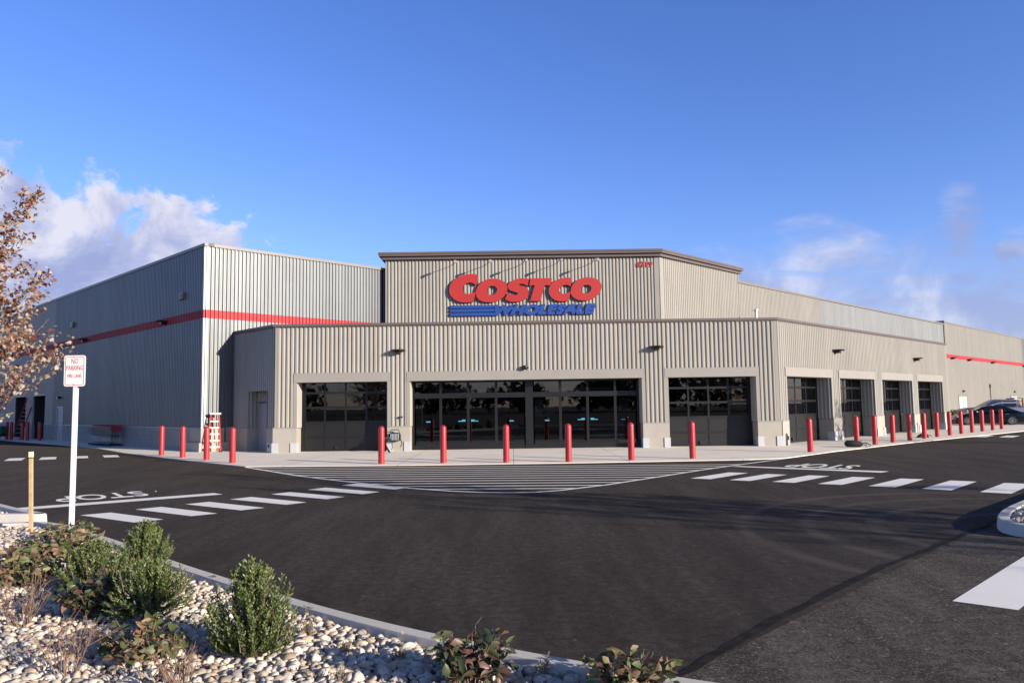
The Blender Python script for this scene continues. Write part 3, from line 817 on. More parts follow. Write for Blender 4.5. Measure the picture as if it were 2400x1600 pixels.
def smooth_closed(p, n=3):
    out = []
    k = len(p)
    for i in range(k):
        p0, p1, p2, p3 = [Vector(p[(i + j) % k]) for j in (-1, 0, 1, 2)]
        out.append(tuple(p1))
        a1 = (p1 - p0).normalized().dot((p2 - p1).normalized()); a2 = (p2 - p1).normalized().dot((p3 - p2).normalized())
        for s_ in range(1, n):
            t = s_ / n
            m1 = (p2 - p0) * 0.5 if a1 > 0.45 else (p2 - p1)
            m2 = (p3 - p1) * 0.5 if a2 > 0.45 else (p2 - p1)
            q = p1 * (2 * t**3 - 3 * t**2 + 1) + m1 * (t**3 - 2 * t**2 + t) + p2 * (-2 * t**3 + 3 * t**2) + m2 * (t**3 - t**2)
            out.append(tuple(q))
    return out
def cut_letter(outline, hole, y0, y1):
    """polygon with optional hole, filled by a curve and turned into a thick plate facing -Y"""
    cu = bpy.data.curves.new('plate', 'CURVE'); cu.dimensions = '2D'; cu.fill_mode = 'BOTH'; cu.extrude = (y1 - y0) / 2
    for ring in [outline] + ([hole] if hole else []):
        s_ = cu.splines.new('POLY'); s_.points.add(len(ring) - 1); s_.use_cyclic_u = True
        for pt, (x, z) in zip(s_.points, ring): pt.co = (x, z, 0, 1)
    ob = bpy.data.objects.new('plate', cu); COL.objects.link(ob)
    me = bpy.data.meshes.new_from_object(ob.evaluated_get(bpy.context.evaluated_depsgraph_get()))
    V = [(v.co.x, (y0 + y1) / 2 - v.co.z, v.co.y) for v in me.vertices]; F = [tuple(p.vertices) for p in me.polygons]
    bpy.data.objects.remove(ob); bpy.data.curves.remove(cu); bpy.data.meshes.remove(me)
    return V, F
def two_tone(o, ybase, m2):
    o.data.materials.append(m2)
    for p in o.data.polygons:
        if abs(p.normal.y) < 0.5: p.material_index = 1
sign = MB()
for k in ('C', 'O', 'S', 'T', 'C2', 'O2'):
    pts = smooth_closed(LET[k]); hl2 = smooth_closed(HOLE[k]) if k in HOLE else None
    m2 = MB(); m2.add(*cut_letter(pts, hl2, TY - 0.19, TY - 0.05))
    o = part(m2, 'sign_letter', M['red_sign'], tw); two_tone(o, 0, M['dark_edge'])
m2 = MB()
for z0, z1, xr in ((6.84, 6.995, -0.90), (6.645, 6.80, -0.86), (6.445, 6.60, -0.82)):
    m2.add([(-3.16, TY - y, z) for y in (0.05, 0.16) for z in (z0, z1)] + [(xr - (0.03 if z == z1 else 0), TY - y, z) for y in (0.05, 0.16) for z in (z0, z1)],
           [(0, 1, 3, 2), (4, 6, 7, 5), (0, 2, 6, 4), (1, 5, 7, 3), (2, 3, 7, 6), (0, 4, 5, 1)])
for o in each(m2, 'sign_stripe', M['blue_sign'], tw): two_tone(o, 0, M['dark_edge'])
m2 = MB(); V, F = text_mesh('WHOLESALE', 5.3, 0.56, 0.11, 0.28, 0.08, 1.03)
place_text(m2, (V, F), (-0.90, TY - 0.05, 6.445), (1, 0, 0), (0, 0, 1), (0, -1, 0))
o = part(m2, 'sign_lettering', M['blue_sign'], tw); two_tone(o, 0, M['dark_edge'])
m2 = MB(); V, F = text_mesh('6719', 0.81, 0.31, 0.04, 0.0, 0.03, 1.0)
place_text(m2, (V, F), (6.54, TY - 0.042, 8.86), (1, 0, 0), (0, 0, 1), (0, -1, 0))
part(m2, 'house_number', M['red_sign'], tw)
for x in (-2.83, -1.05, 0.78, 2.57, 4.38):
    a = MB()
    a.tube([(x, TY - 0.03, 9.35), (x + 0.01, TY - 0.10, 9.33), (x + 0.02, TY - 0.16, 9.22), (x + 0.06, TY - 0.4, 9.17), (x + 0.0, TY - 1.0, 9.13)], 0.016, 8)
    a.box(TF, x - 0.05, x + 0.05, 0.0, 0.05, 9.28, 9.40)
    arm = part(a, 'sign_lamp', M['grey_box'], tw, smooth=True)
    h = MB(); h.box(TF, x - 0.05, x + 0.05, 0.96, 1.28, 9.07, 9.15); h.box(TF, x - 0.06, x + 0.06, 1.2, 1.29, 9.02, 9.08)
    part(h, 'lamp_head', M['grey_box'], arm, bevel=0.01)

# --- entrance wing
HZ0, HZ1 = 2.87, 3.23
op = [(-8.85, -5.14), (-4.22, 5.30), (6.38, 9.98)]
mb = MB()
mb.ribs(FR, VLX + 0.10, VRX - 0.12, HZ1 + 0.02, VH)
mb.ribs(FR, VLX + 0.10, -8.99, HB + 0.02, HZ1 + 0.02); mb.ribs(FR, -5.0, -4.37, HB + 0.02, HZ1 + 0.02)
mb.ribs(FR, 5.45, 6.24, HB + 0.02, HZ1 + 0.02); mb.ribs(FR, 10.12, VRX - 0.12, HB + 0.02, HZ1 + 0.02)
each(mb, 'wing_front_wall', M['tan'])
ds = [(0.72, 5.20), (6.13, 10.42), (11.46, 15.98), (16.88, 21.32)]
ds = [(0.72, 5.18), (6.14, 10.40), (11.46, 15.96), (16.88, 21.30)]
WE = 22.40
mb = MB(); mb.ribs(RT, 0.14, WE - 0.1, HZ1 + 0.02, VH)
pil = [(0.14, ds[0][0] - 0.14)] + [(ds[i][1] + 0.14, ds[i + 1][0] - 0.14) for i in range(3)] + [(ds[3][1] + 0.14, WE - 0.1)]
for a, b in pil: mb.ribs(RT, a, b, HB + 0.02, HZ1 + 0.02)
each(mb, 'wing_side_wall', M['tan'])
mb = MB(); mb.ribs(LR, 0.10, 0.55, HB, VH); mb.ribs(LR, 0.55, 2.30, 2.56, VH); mb.ribs(LR, 2.30, 3.75, HB, VH)
each(mb, 'wing_return_wall', M['tan'])
mb = MB()
mb.box(FR, VLX - 0.0, VLX + 0.10, -0.04, 0.046, HB, VH); mb.box(LR, 0.046, 0.10, -0.04, 0.046, HB, VH)
mb.box(FR, VRX - 0.12, VRX + 0.02, -0.04, 0.046, HB, VH); mb.box(RT, 0.03, 0.14, -0.04, 0.046, HB, VH)
mb.box(RT, WE - 0.1, WE, -8, 0.046, HB, VH)
each(mb, 'corner_trim', M['tan_trim'])
# base piers
mb = MB()
for a, b in ((VLX - 0.06, op[0][0]), (op[0][1], op[1][0]), (op[1][1], op[2][0]), (op[2][1], VRX + 0.05)): mb.box(FR, a, b, -0.75, 0.065, 0, HB)
for a, b in ((0.12, ds[0][0]), (ds[0][1], ds[1][0]), (ds[1][1], ds[2][0]), (ds[2][1], ds[3][0]), (ds[3][1], WE + 0.05)): mb.box(RT, a, b, -0.75, 0.065, 0, HB)
mb.box(LR, 0.0, 0.55, -0.5, 0.062, 0, HB - 0.004); mb.box(LR, 2.30, 3.72, -0.5, 0.062, 0, HB - 0.004)
each(mb, 'base_pier', M['stucco'])
mb = MB()
for a, b in ((VLX - 0.06, op[0][0]), (op[0][1], op[1][0]), (op[1][1], op[2][0]), (op[2][1], VRX + 0.05)): mb.box(FR, a, b, -0.02, 0.075, HB, HB + 0.045)
for a, b in ((0.13, ds[0][0]), (ds[0][1], ds[1][0]), (ds[1][1], ds[2][0]), (ds[2][1], ds[3][0]), (ds[3][1], WE)): mb.box(RT, a, b, -0.02, 0.075, HB, HB + 0.045)
each(mb, 'base_flashing', M['tan_trim'])
# openings: trims, headers, jambs, soffits
RD = 0.68
hd = MB(); tr_ = MB(); jb = MB(); sf = MB(); gd = MB()
def opening(F, a, b):
    hd.box(F, a - 0.13, b + 0.13, -RD, 0.055, HZ0, HZ1)
    tr_.box(F, a - 0.14, a, -0.02, 0.040, HB + 0.045, HZ0); tr_.box(F, b, b + 0.14, -0.02, 0.040, HB + 0.045, HZ0)
    tr_.box(F, a - 0.16, b + 0.16, 0.0, 0.045, HZ1, HZ1 + 0.02)
    l = F.sub(a, 0, side=1); r = F.sub(b, 0, side=-1)
    jb.ribs(l, 0.03, RD, HB + 0.02, HZ0, 0.0, 0.18, 0.03, 0.0); jb.ribs(r, 0.03, RD, HB + 0.02, HZ0, 0.0, 0.18, 0.03, 0.0)
for a, b in op: opening(FR, a, b)
for a, b in ds: opening(RT, a, b)
each(hd, 'door_header', M['tan_trim']); each(tr_, 'opening_trim', M['tan_trim']); each(jb, 'opening_jamb', M['tan'])
def guards(F, us):
    g = MB()
    for u, sd_ in us:
        g.box(F, u - 0.02 if sd_ > 0 else u - 0.20, u + 0.20 if sd_ > 0 else u + 0.02, 0.065, 0.10, 0.02, 0.42)
        g.box(F, u - 0.05 if sd_ > 0 else u + 0.02, u - 0.02 if sd_ > 0 else u + 0.05, -0.25, 0.10, 0.02, 0.42)
    return g
g = guards(FR, [(VLX - 0.04, 1), (op[0][0] - 0.03, -1), (op[0][1] + 0.03, 1), (op[1][0] - 0.03, -1), (op[1][1] + 0.03, 1), (op[2][0] - 0.03, -1), (op[2][1] + 0.03, 1), (VRX + 0.03, -1)])
g2 = guards(RT, [(ds[0][1] + 0.03, 1), (ds[1][0] - 0.03, -1), (ds[1][1] + 0.03, 1), (ds[2][0] - 0.03, -1), (ds[2][1] + 0.03, 1), (ds[3][0] - 0.03, -1), (ds[3][1] + 0.03, 1)])
g.g.extend(g2.g); g.box(LR, 0.0, 0.45, 0.064, 0.10, 0.02, 0.42)
each(g, 'corner_guard', M['guard'], k=2)
# fascia cap
mb = MB()
def fascia(mb, over, z0, z1):
    pl = [(VLX - over, VY - over), (VRX + over * 0.414, VY - over), (VRX + WE / R2 + over, VY + WE / R2), (VRX + WE / R2 - 5, VY + WE / R2 + 5.2), (TRX + 5.0, TY + 5.0), (TRX + 0.1, TY + 0.02), (-7.0, TY + 0.02), (VLX - 2.62 - over, VY + 2.62 - over * 0.2)]
    mb.prism(pl, z0, z1)
fascia(mb, 0.05, VH, VH + 0.05); fascia(mb, 0.10, VH + 0.05, VH + 0.15)
part(mb, 'wing_fascia', M['brown'])
# left return door
d = part(MB().box(LR, 0.55, 2.30, -0.52, -0.46, 0.02, 2.05), 'staff_door', M['door_grey'])
e = MB(); e.box(LR, 0.55, 2.30, -0.46, -0.44, 2.05, 2.12); e.box(LR, 0.55, 0.62, -0.46, 0.045, HB, 2.56); part(e, 'door_frame', M['brown'], d)
e = MB(); e.ribs(LR, 0.62, 2.30, 2.12, 2.56, -0.49); e.ribs(LR.sub(2.30, 0, side=-1), 0.02, 0.46, HB, 2.56); part(e, 'door_jamb', M['tan'], d)
e = MB()
for i in range(5): e.box(LR, 0.86, 1.05, -0.46, -0.456, 0.72 + 0.15 * i, 0.72 + 0.15 * i + (0.10 if i % 2 else 0.05))
each(e, 'notice_letter', M['paper'], d)
part(MB().box(LR, 0.25, 0.36, 0.10, 0.115, 0.22, 0.36), 'wall_socket', M['black'])
part(MB().box(RT, 0.50, 0.60, 0.065, 0.085, 0.24, 0.40), 'wall_socket', M['black'])

def garage_door(F, a, b, lab, cols=4):
    n = -RD
    gdr = MB()
    zb = [0.0, 0.60, 1.22, 1.83, 2.44, 2.90]
    w = (b - a - 0.24) / cols
    gdr.box(F, a, a + 0.12, n - 0.06, n + 0.05, 0, 2.9); gdr.box(F, b - 0.12, b, n - 0.06, n + 0.05, 0, 2.9)
    gdr.box(F, a, b, n - 0.06, n + 0.06, 2.86, 3.0)
    for i, z in enumerate(zb[1:-1]): gdr.box(F, a + 0.12, b - 0.12, n - 0.03, n + 0.016 + 0.001 * i, z - 0.045, z + 0.045)
    gdr.box(F, a + 0.12, b - 0.12, n - 0.03, n + 0.016, 0.0, 0.10)
    for c in range(cols + 1):
        u = a + 0.12 + w * c; gdr.box(F, u - 0.035, u + 0.035, n - 0.028, n + 0.013, 0.1, 2.86)
    root = part(gdr, 'garage_door', M['bronze'])
    root['label'] = lab
    p = MB(); gl = MB()
    for i in range(5):
        for c in range(cols):
            u0, u1 = a + 0.12 + w * c + 0.035, a + 0.12 + w * (c + 1) - 0.035
            z0, z1 = zb[i] + 0.045, zb[i + 1] - 0.045
            (p if i < 2 else gl).box(F, u0, u1, n - 0.012, n - 0.002, z0, z1)
    each(p, 'door_panel', M['bronze_panel'], root, cols); each(gl, 'glass_pane', M['glass'], root, cols)
    h = MB(); h.box(F, a + 0.12 + w * 1.5, a + 0.12 + w * 1.5 + 0.14, n + 0.016, n + 0.06, 0.10, 0.24); part(h, 'lift_handle', M['black'], root)
garage_door(FR, *op[0], 'dark glazed sectional door left of the entrance')
garage_door(FR, *op[2], 'dark glazed sectional door right of the entrance')
for i, (a, b) in enumerate(ds): garage_door(RT, a, b, ['nearest', 'second', 'third', 'farthest'][i] + ' dark glazed sectional door along the side wall')

# storefront
n = -RD
sfm = MB(); gl = MB(); stk = MB()
E0, E1 = op[1]
sfm.box(FR, E0, E1, n - 0.06, n + 0.06, 2.80, 2.9); sfm.box(FR, E0, E0 + 0.10, n - 0.06, n + 0.06, 0, 2.8); sfm.box(FR, E1 - 0.12, E1, n - 0.06, n + 0.06, 0, 2.8)
sfm.box(FR, 0.52, 0.84, n - 0.09, n + 0.09, 0.022, 2.8)
sfm.box(FR, E0 + 0.1, E1 - 0.12, n - 0.08, n + 0.08, 2.15, 2.36)
sfm.box(FR, E0 + 0.1, E1 - 0.12, n - 0.058, n + 0.055, 0.022, 0.20)
for us in ((-4.12, -3.02, -1.87, -0.70, 0.52), (0.84, 1.98, 3.12, 4.28, 5.18)):
    for i, u in enumerate(us):
        if 0 < i < 4:
            w_ = 0.05 if i != 2 else 0.03
            sfm.box(FR, u - w_, u + w_, n - 0.05, n + 0.05, 2.36, 2.8); sfm.box(FR, u - 0.055, u + 0.055, n - 0.052, n + 0.052, 0.2, 2.15)
    for i in range(4):
        u0, u1 = us[i] + 0.055, us[i + 1] - 0.055
        gl.box(FR, u0, u1, n - 0.008, n, 0.2, 2.15); gl.box(FR, u0, u1, n - 0.008, n, 2.36, 2.8)
    c = us[2]
    for s_ in (-1, 1):
        stk.box(FR, min(c + s_ * 0.12, c + s_ * 0.42), max(c + s_ * 0.12, c + s_ * 0.42), n + 0.004, n + 0.006, 1.17, 1.205)
        stk.box(FR, min(c + s_ * 0.12, c + s_ * 0.27), max(c + s_ * 0.12, c + s_ * 0.27), n + 0.004, n + 0.006, 1.205, 1.25)
    for u in (us[0] + 0.58, us[4] - 0.58): stk.box(FR, u - 0.09, u + 0.09, n + 0.004, n + 0.006, 1.15, 1.20)
sf_ = part(sfm, 'entrance_glazing', M['bronze'])
each(gl, 'glass_pane', M['glass'], sf_); each(stk, 'door_sticker', M['sticker'], sf_)
hd2 = MB(); 
for c in (-1.87, 3.12): hd2.box(FR, c - 0.12, c + 0.12, n + 0.08, n + 0.13, 2.20, 2.26)
each(hd2, 'door_sensor', M['black'], sf_)
# things seen through the glass
inn = MB()
inn.box(FR, VLX + 0.2, VRX - 0.2, -6.9, -6.8, 0, 4.6); inn.box(FR, VLX + 0.2, VLX + 0.3, -6.8, -0.8, 0, 4.6); inn.box(FR, VRX - 0.3, VRX - 0.2, -6.8, -0.8, 0, 4.6)
inn.box(FR, VLX + 0.2, VRX - 0.2, -6.8, -0.76, 4.6, 4.7)
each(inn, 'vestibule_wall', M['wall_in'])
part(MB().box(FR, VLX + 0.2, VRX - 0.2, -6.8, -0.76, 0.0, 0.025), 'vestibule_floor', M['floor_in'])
ac = MB()
ac.box(FR, -2.95, -0.75, -1.25, -0.9, 2.32, 2.53); ac.box(FR, 2.05, 4.2, -1.25, -0.9, 2.32, 2.53)
each(ac, 'air_curtain', M['lamp_lens'], bevel=0.02)
nb_ = MB()
for u, z0, z1, w_ in ((0.95, 1.35, 2.05, 0.32), (1.42, 1.4, 2.05, 0.4), (4.55, 1.5, 2.05, 0.42)): nb_.box(FR, u, u + w_, -1.6, -1.58, z0, z1)
each(nb_, 'notice_board', M['paper'])
# side-bay interior behind the side doors
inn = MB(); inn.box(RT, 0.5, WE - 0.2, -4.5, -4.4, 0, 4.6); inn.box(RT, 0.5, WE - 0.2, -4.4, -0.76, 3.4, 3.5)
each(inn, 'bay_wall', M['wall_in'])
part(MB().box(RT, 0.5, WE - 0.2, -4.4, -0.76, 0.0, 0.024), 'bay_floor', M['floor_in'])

# wall lamps
def wall_lamp(F, u, n, z, sc=1.0, name='wall_lamp'):
    m_ = MB(); V = []; K = 14
    ring = [(-0.31 * sc * math.cos(math.pi * k / (K - 1)), 0.02 + 0.42 * sc * math.sin(math.pi * k / (K - 1))) for k in range(K)]
    for zz, s_ in ((0.045, 0.86), (0.02, 1.0), (0.0, 0.97)):
        V += [F.p(u + a * s_, n + 0.02 + (b - 0.02) * s_, z + zz * sc * 1.4) for a, b in ring]
    fc = [tuple(range(K)), tuple(range(3 * K - 1, 2 * K - 1, -1))]
    for i in range(2):
        for k in range(K): fc.append((i * K + k, i * K + (k + 1) % K, (i + 1) * K + (k + 1) % K, (i + 1) * K + k))
    m_.add(V, fc)
    lp = part(m_, name, M['black_tin'], smooth=True)
    h = MB(); h.box(F, u - 0.11 * sc, u + 0.11 * sc, n, n + 0.24 * sc, z - 0.11 * sc, z); part(h, 'lamp_housing', M['black_tin'], lp, bevel=0.02)
    return lp
wall_lamp(FR, -4.68, 0.04, 4.10); wall_lamp(FR, 5.93, 0.04, 4.10)
wall_lamp(RT, 5.75, 0.04, 4.12); wall_lamp(RT, 16.6, 0.04, 4.10)
wall_lamp(DK, 4.24, 0.04, 5.97); wall_lamp(DK, 16.06, 0.04, 5.95)
for u in (48.9, 54.4, 63.2, 77.5): wall_lamp(TR, u, FN + 0.05, 5.78, 1.1)
for u, z in ((2.25, 7.0), (18.6, 7.05)):
    v_ = MB(); v_.box(DK, u - 0.26, u + 0.26, 0.03, 0.16, z - 0.16, z + 0.15); lv = part(v_, 'wall_vent', M['cap'])
    s_ = MB()
    for k in range(4): s_.box(DK, u - 0.22, u + 0.22, 0.16, 0.18, z - 0.13 + 0.065 * k, z - 0.10 + 0.065 * k)
    part(s_, 'vent_louvre', M['black_tin'], lv)
part(MB().box(DK, 20.75, 21.0, 0.04, 0.22, 2.62, 2.78), 'door_lamp', M['black_tin'])
c_ = MB(); c_.lathe((0.53, VY - 0.16, 3.26), [(0.0, 0.0), (0.06, 0.01), (0.10, 0.06), (0.11, 0.12), (0.09, 0.17), (0.0, 0.18)], 14); c_.wbox(0.40, 0.46, VY - 0.15, VY - 0.03, 3.3, 3.42); c_.wbox(0.6, 0.66, VY - 0.22, VY - 0.03, 3.31, 3.38)
part(c_, 'dome_camera', M['black'], smooth=True)
c_ = MB(); c_.wbox(-4.68, -4.60, VY - 0.12, VY - 0.02, 1.36, 1.42); c_.tube([(-4.56, VY - 0.14, 1.40), (-4.5, VY - 0.16, 1.41)], 0.035); part(c_, 'door_sensor', M['black'])
part(MB().tube([(-4.6, VY - 0.05, 1.36), (-4.6, VY - 0.05, 1.08)], 0.008, 6), 'sensor_cable', M['black'])
# roofs
mb = MB(); mb.prism([(-13.3, 33.5), (-7.0, 39.9), (-6.5, 46), (13.5, 46), (100, 132), (60, 175), (-75, 97)], 8.6, 8.7)
part(mb, 'hall_roof', M['roof'])
vp = MB(); vp.tube([(13.1, 41.1, 5.2), (13.1, 41.1, 6.72)], 0.09, 12); vp.lathe((13.1, 41.1, 6.66), [(0.11, 0), (0.14, 0.02), (0.14, 0.09), (0.11, 0.11)], 12)
part(vp, 'vent_pipe', M['alu'], smooth=True)
vp = MB(); vp.tube([(11.88, 39.88, 5.2), (11.88, 39.88, 6.2)], 0.05, 10); vp.lathe((11.88, 39.88, 6.12), [(0.10, 0), (0.12, 0.05), (0.04, 0.14)], 10)
part(vp, 'vent_pipe', M['alu'], smooth=True)

# ------------------------------------------------------------------ bollards
def copy_thing(src, loc, label, group, rz=None):
    o = src.copy(); COL.objects.link(o); o.location = loc
    if rz is not None: o.rotation_euler = (0, 0, rz)
    o['label'] = label
    if group: o['group'] = group
    for ch in src.children:
        c = ch.copy(); COL.objects.link(c); c.parent = o; c.matrix_parent_inverse = ch.matrix_parent_inverse.copy()
        for gch in ch.children:
            q = gch.copy(); COL.objects.link(q); q.parent = c; q.matrix_parent_inverse = gch.matrix_parent_inverse.copy()
    return o
prof = [(0.101, 0.0), (0.101, 1.09)] + [(0.101 * math.cos(t), 1.09 + 0.108 * math.sin(t)) for t in [math.pi / 2 * k / 7 for k in range(1, 7)]] + [(0.004, 1.198)]
bmesh_ = MB().lathe((0, 0, 0), prof, 28)
b0 = bmesh_.build('bollard', M['bollard'], None, smooth=True, world=False)
bl = []
lt = ['leftmost red bollard before the shaded block wall', 'second red bollard from the left before the block wall', 'red bollard hiding the left foot of the stepladder', 'red bollard to the right of the stepladder at the walk corner']
for p, l in zip([(-14.08, 31.1), (-12.55, 29.51), (-10.98, 27.83), (-9.43, 26.11)], lt): bl.append((p, l, 'red bollards along the left walk'))
fl = ['red bollard before the left garage door beside the blower', 'dark shaded red bollard before the left entrance glass', 'red bollard before the left pair of sliding doors', 'red bollard before the right pair of sliding doors', 'red bollard before the right end of the entrance glass', 'red bollard before the right garage door']
for p, l in zip([(-4.2, 24.74), (-2.23, 24.74), (-0.23, 24.6), (1.73, 24.5), (3.76, 24.85), (5.79, 25.18)], fl): bl.append((p, l, 'red bollards along the entrance walk'))
rl = [(10.53, 27.61), (13.45, 30.45), (14.72, 31.66), (16.14, 33.06), (17.64, 34.6), (19.02, 35.97), (20.40, 37.40), (21.87, 38.92), (23.3, 40.40), (24.66, 41.75), (26.0, 43.05), (27.47, 44.5), (28.86, 45.9)]
rn = ['red bollard standing alone at the right walk corner', 'red bollard behind the black camera bag', 'red bollard before the second pier of the side wall', 'red bollard before the third side door', 'red bollard before the third pier of the side wall', 'red bollard behind the flat black sack',
      'red bollard before the farthest side door', 'red bollard just past the end of the side wall', 'red bollard beside the shrub at the sedan nose', 'red bollard before the front wheel of the black sedan', 'red bollard before the front door of the black sedan', 'red bollard before the windows of the black sedan', 'rightmost red bollard, beside the sedan rear wheel']
for p, l in zip(rl, rn): bl.append((p, l, 'red bollards along the side walk'))
yl = ['red bollard at the right edge of the near loading bay', 'red bollard between the two loading bays', 'red bollard under the leaning ladder', 'red bollard at the far loading bay', 'red bollard beside the green machine']
for p, l in zip([(-29.9, 49.0), (-31.3, 50.0), (-31.95, 50.5), (-33.2, 51.3), (-34.0, 52.1)], yl): bl.append((p, l, 'red bollards at the loading bays'))
for i, (p, l, g) in enumerate(bl):
    o = b0 if i == 0 else b0.copy()
    if i: COL.objects.link(o)
    o.location = (p[0], p[1], 0.02); o.rotation_euler = (rnd.uniform(-.008, .008), rnd.uniform(-.008, .008), rnd.uniform(0, 6))
    tag(o, l, 'bollard', g)

# ------------------------------------------------------------------ no-parking sign, stake
sg = empty('parking_sign', (-6.30, 11.12, 0.05), 'white NO PARKING FIRE LANE sign with red border on a white square post', 'road sign')
q = MB(); q.wbox(-6.328, -6.272, 11.115, 11.171, 0.0, 2.60); part(q, 'post', M['white_metal'], sg, bevel=0.004)
def rrect(x0, x1, z0, z1, r, k=5):
    o = []
    for cx, cz, a0 in ((x1 - r, z1 - r, 0), (x0 + r, z1 - r, 90), (x0 + r, z0 + r, 180), (x1 - r, z0 + r, 270)):
        for i in range(k + 1):
            t = math.radians(a0 + 90 * i / k); o.append((cx + r * math.cos(t), cz + r * math.sin(t)))
    return o
def plate(outl, y0, y1, hole=None):
    V, F = cut_letter(outl, hole, y0, y1); return MB().add(V, F)
SX0, SX1, SZ0, SZ1 = -6.455, -6.148, 2.166, 2.612
pl_ = part(plate(rrect(SX0, SX1, SZ0, SZ1, 0.035), 11.100, 11.106), 'sign_plate', M['sign_white'], sg)
bd = plate(rrect(SX0 + .018, SX1 - .018, SZ0 + .018, SZ1 - .018, 0.026), 11.0965, 11.0985, rrect(SX0 + .025, SX1 - .025, SZ0 + .025, SZ1 - .025, 0.020))
part(bd, 'sign_border', M['sign_red'], pl_)
tx = MB()
for s_, w_, h_, z_ in (('NO', 0.098, 0.072, 2.492), ('PARKING', 0.238, 0.068, 2.398), ('FIRE LANE', 0.200, 0.050, 2.292)):
    place_text(tx, text_mesh(s_, w_, h_, 0.002, 0, 0.0), ((SX0 + SX1) / 2 - w_ / 2, 11.0985, z_), (1, 0, 0), (0, 0, 1), (0, -1, 0))
part(tx, 'sign_text', M['sign_red'], pl_)
bt = MB(); bt.lathe((-6.30, 11.092, 2.20), [(0.008, 0.0), (0.008, 0.008)], 10, 'y'); bt.lathe((-6.30, 11.092, 2.585), [(0.008, 0.0), (0.008, 0.008)], 10, 'y'); part(bt, 'sign_bolt', M['alu'], pl_)
stk_ = empty('wooden_stake', (-6.885, 11.17, 0.05), 'bare pine survey stake with a pale tip standing in the stones', 'stake')
def leanbox(mb, x, y, z0, z1, w, d, lx):
    mb.add([(x + lx * z + sx * w, y + sy * d, z) for z in (z0, z1) for sy in (-1, 1) for sx in (-1, 1)], [(0, 2, 3, 1), (4, 5, 7, 6), (0, 1, 5, 4), (2, 6, 7, 3), (0, 4, 6, 2), (1, 3, 7, 5)])
q = MB(); leanbox(q, -6.885, 11.17, 0.0, 1.16, 0.022, 0.017, -0.036); part(q, 'shaft', M['lumber'], stk_)
q = MB(); leanbox(q, -6.885, 11.17, 1.162, 1.24, 0.0255, 0.0195, -0.036); part(q, 'tip', M['lumber_tip'], stk_)
q = MB(); leanbox(q, -6.885, 11.17, 1.148, 1.158, 0.027, 0.021, -0.036); part(q, 'string', M['black'], stk_)

# ------------------------------------------------------------------ ladders
sl_ = empty('stepladder', (-12.72, 33.05, 0.02), 'orange red stepladder with white treads standing at the bright corner pier', 'ladder')
LY = 33.0
for s_ in (-1, 1):
    q = MB(); q.tube([(-12.72 + s_ * 0.31, LY - 0.05, 0.02), (-12.80 + s_ * 0.17, LY + 0.28, 1.62)], 0.032, 6); part(q, 'rail', M['fibreglass'], sl_)
    q = MB(); q.tube([(-12.92 + s_ * 0.20, LY + 0.55, 0.02), (-12.82 + s_ * 0.14, LY + 0.38, 1.60)], 0.022, 6); part(q, 'rear_rail', M['fibre_dark'], sl_)
    q = MB(); q.wbox(-12.72 + s_ * 0.31 - 0.045, -12.72 + s_ * 0.31 + 0.045, LY - 0.10, LY + 0.02, 0.0, 0.07); part(q, 'rubber_foot', M['rubber'], sl_)
for k in range(5):
    t = (k + 1) / 6.0 - 0.02; z = 1.62 * t; cx = -12.72 - 0.08 * t; hw = 0.30 - 0.135 * t; y = LY - 0.05 + 0.33 * t
    q = MB(); q.wbox(cx - hw, cx + hw, y - 0.05, y + 0.05, z - 0.035, z + 0.03); part(q, 'tread', M['ladder_step'], sl_)
q = MB(); q.wbox(-13.00, -12.60, LY + 0.20, LY + 0.46, 1.60, 1.68); part(q, 'top_cap', M['ladder_step'], sl_, bevel=0.01)
ex = empty('extension_ladder', (-32.9, 51.2, 0), 'long dark red extension ladder leaning beside the far loading bay', 'ladder')
A0, A1 = Vector((-32.75, 51.1, 0.02)), Vector((-33.05, 53.05, 2.78))
su = Vector((0.16, 0.14, 0)) * 1.05
for s_ in (-1, 1):
    q = MB(); q.tube([A0 + su * s_, A1 + su * s_], 0.045, 6); part(q, 'rail', M['fibre_dark'], ex)
for k in range(10):
    c = A0.lerp(A1, (k + 0.7) / 10.3); q = MB(); q.tube([c - su, c + su], 0.018, 6); part(q, 'rung', M['alu'], ex)

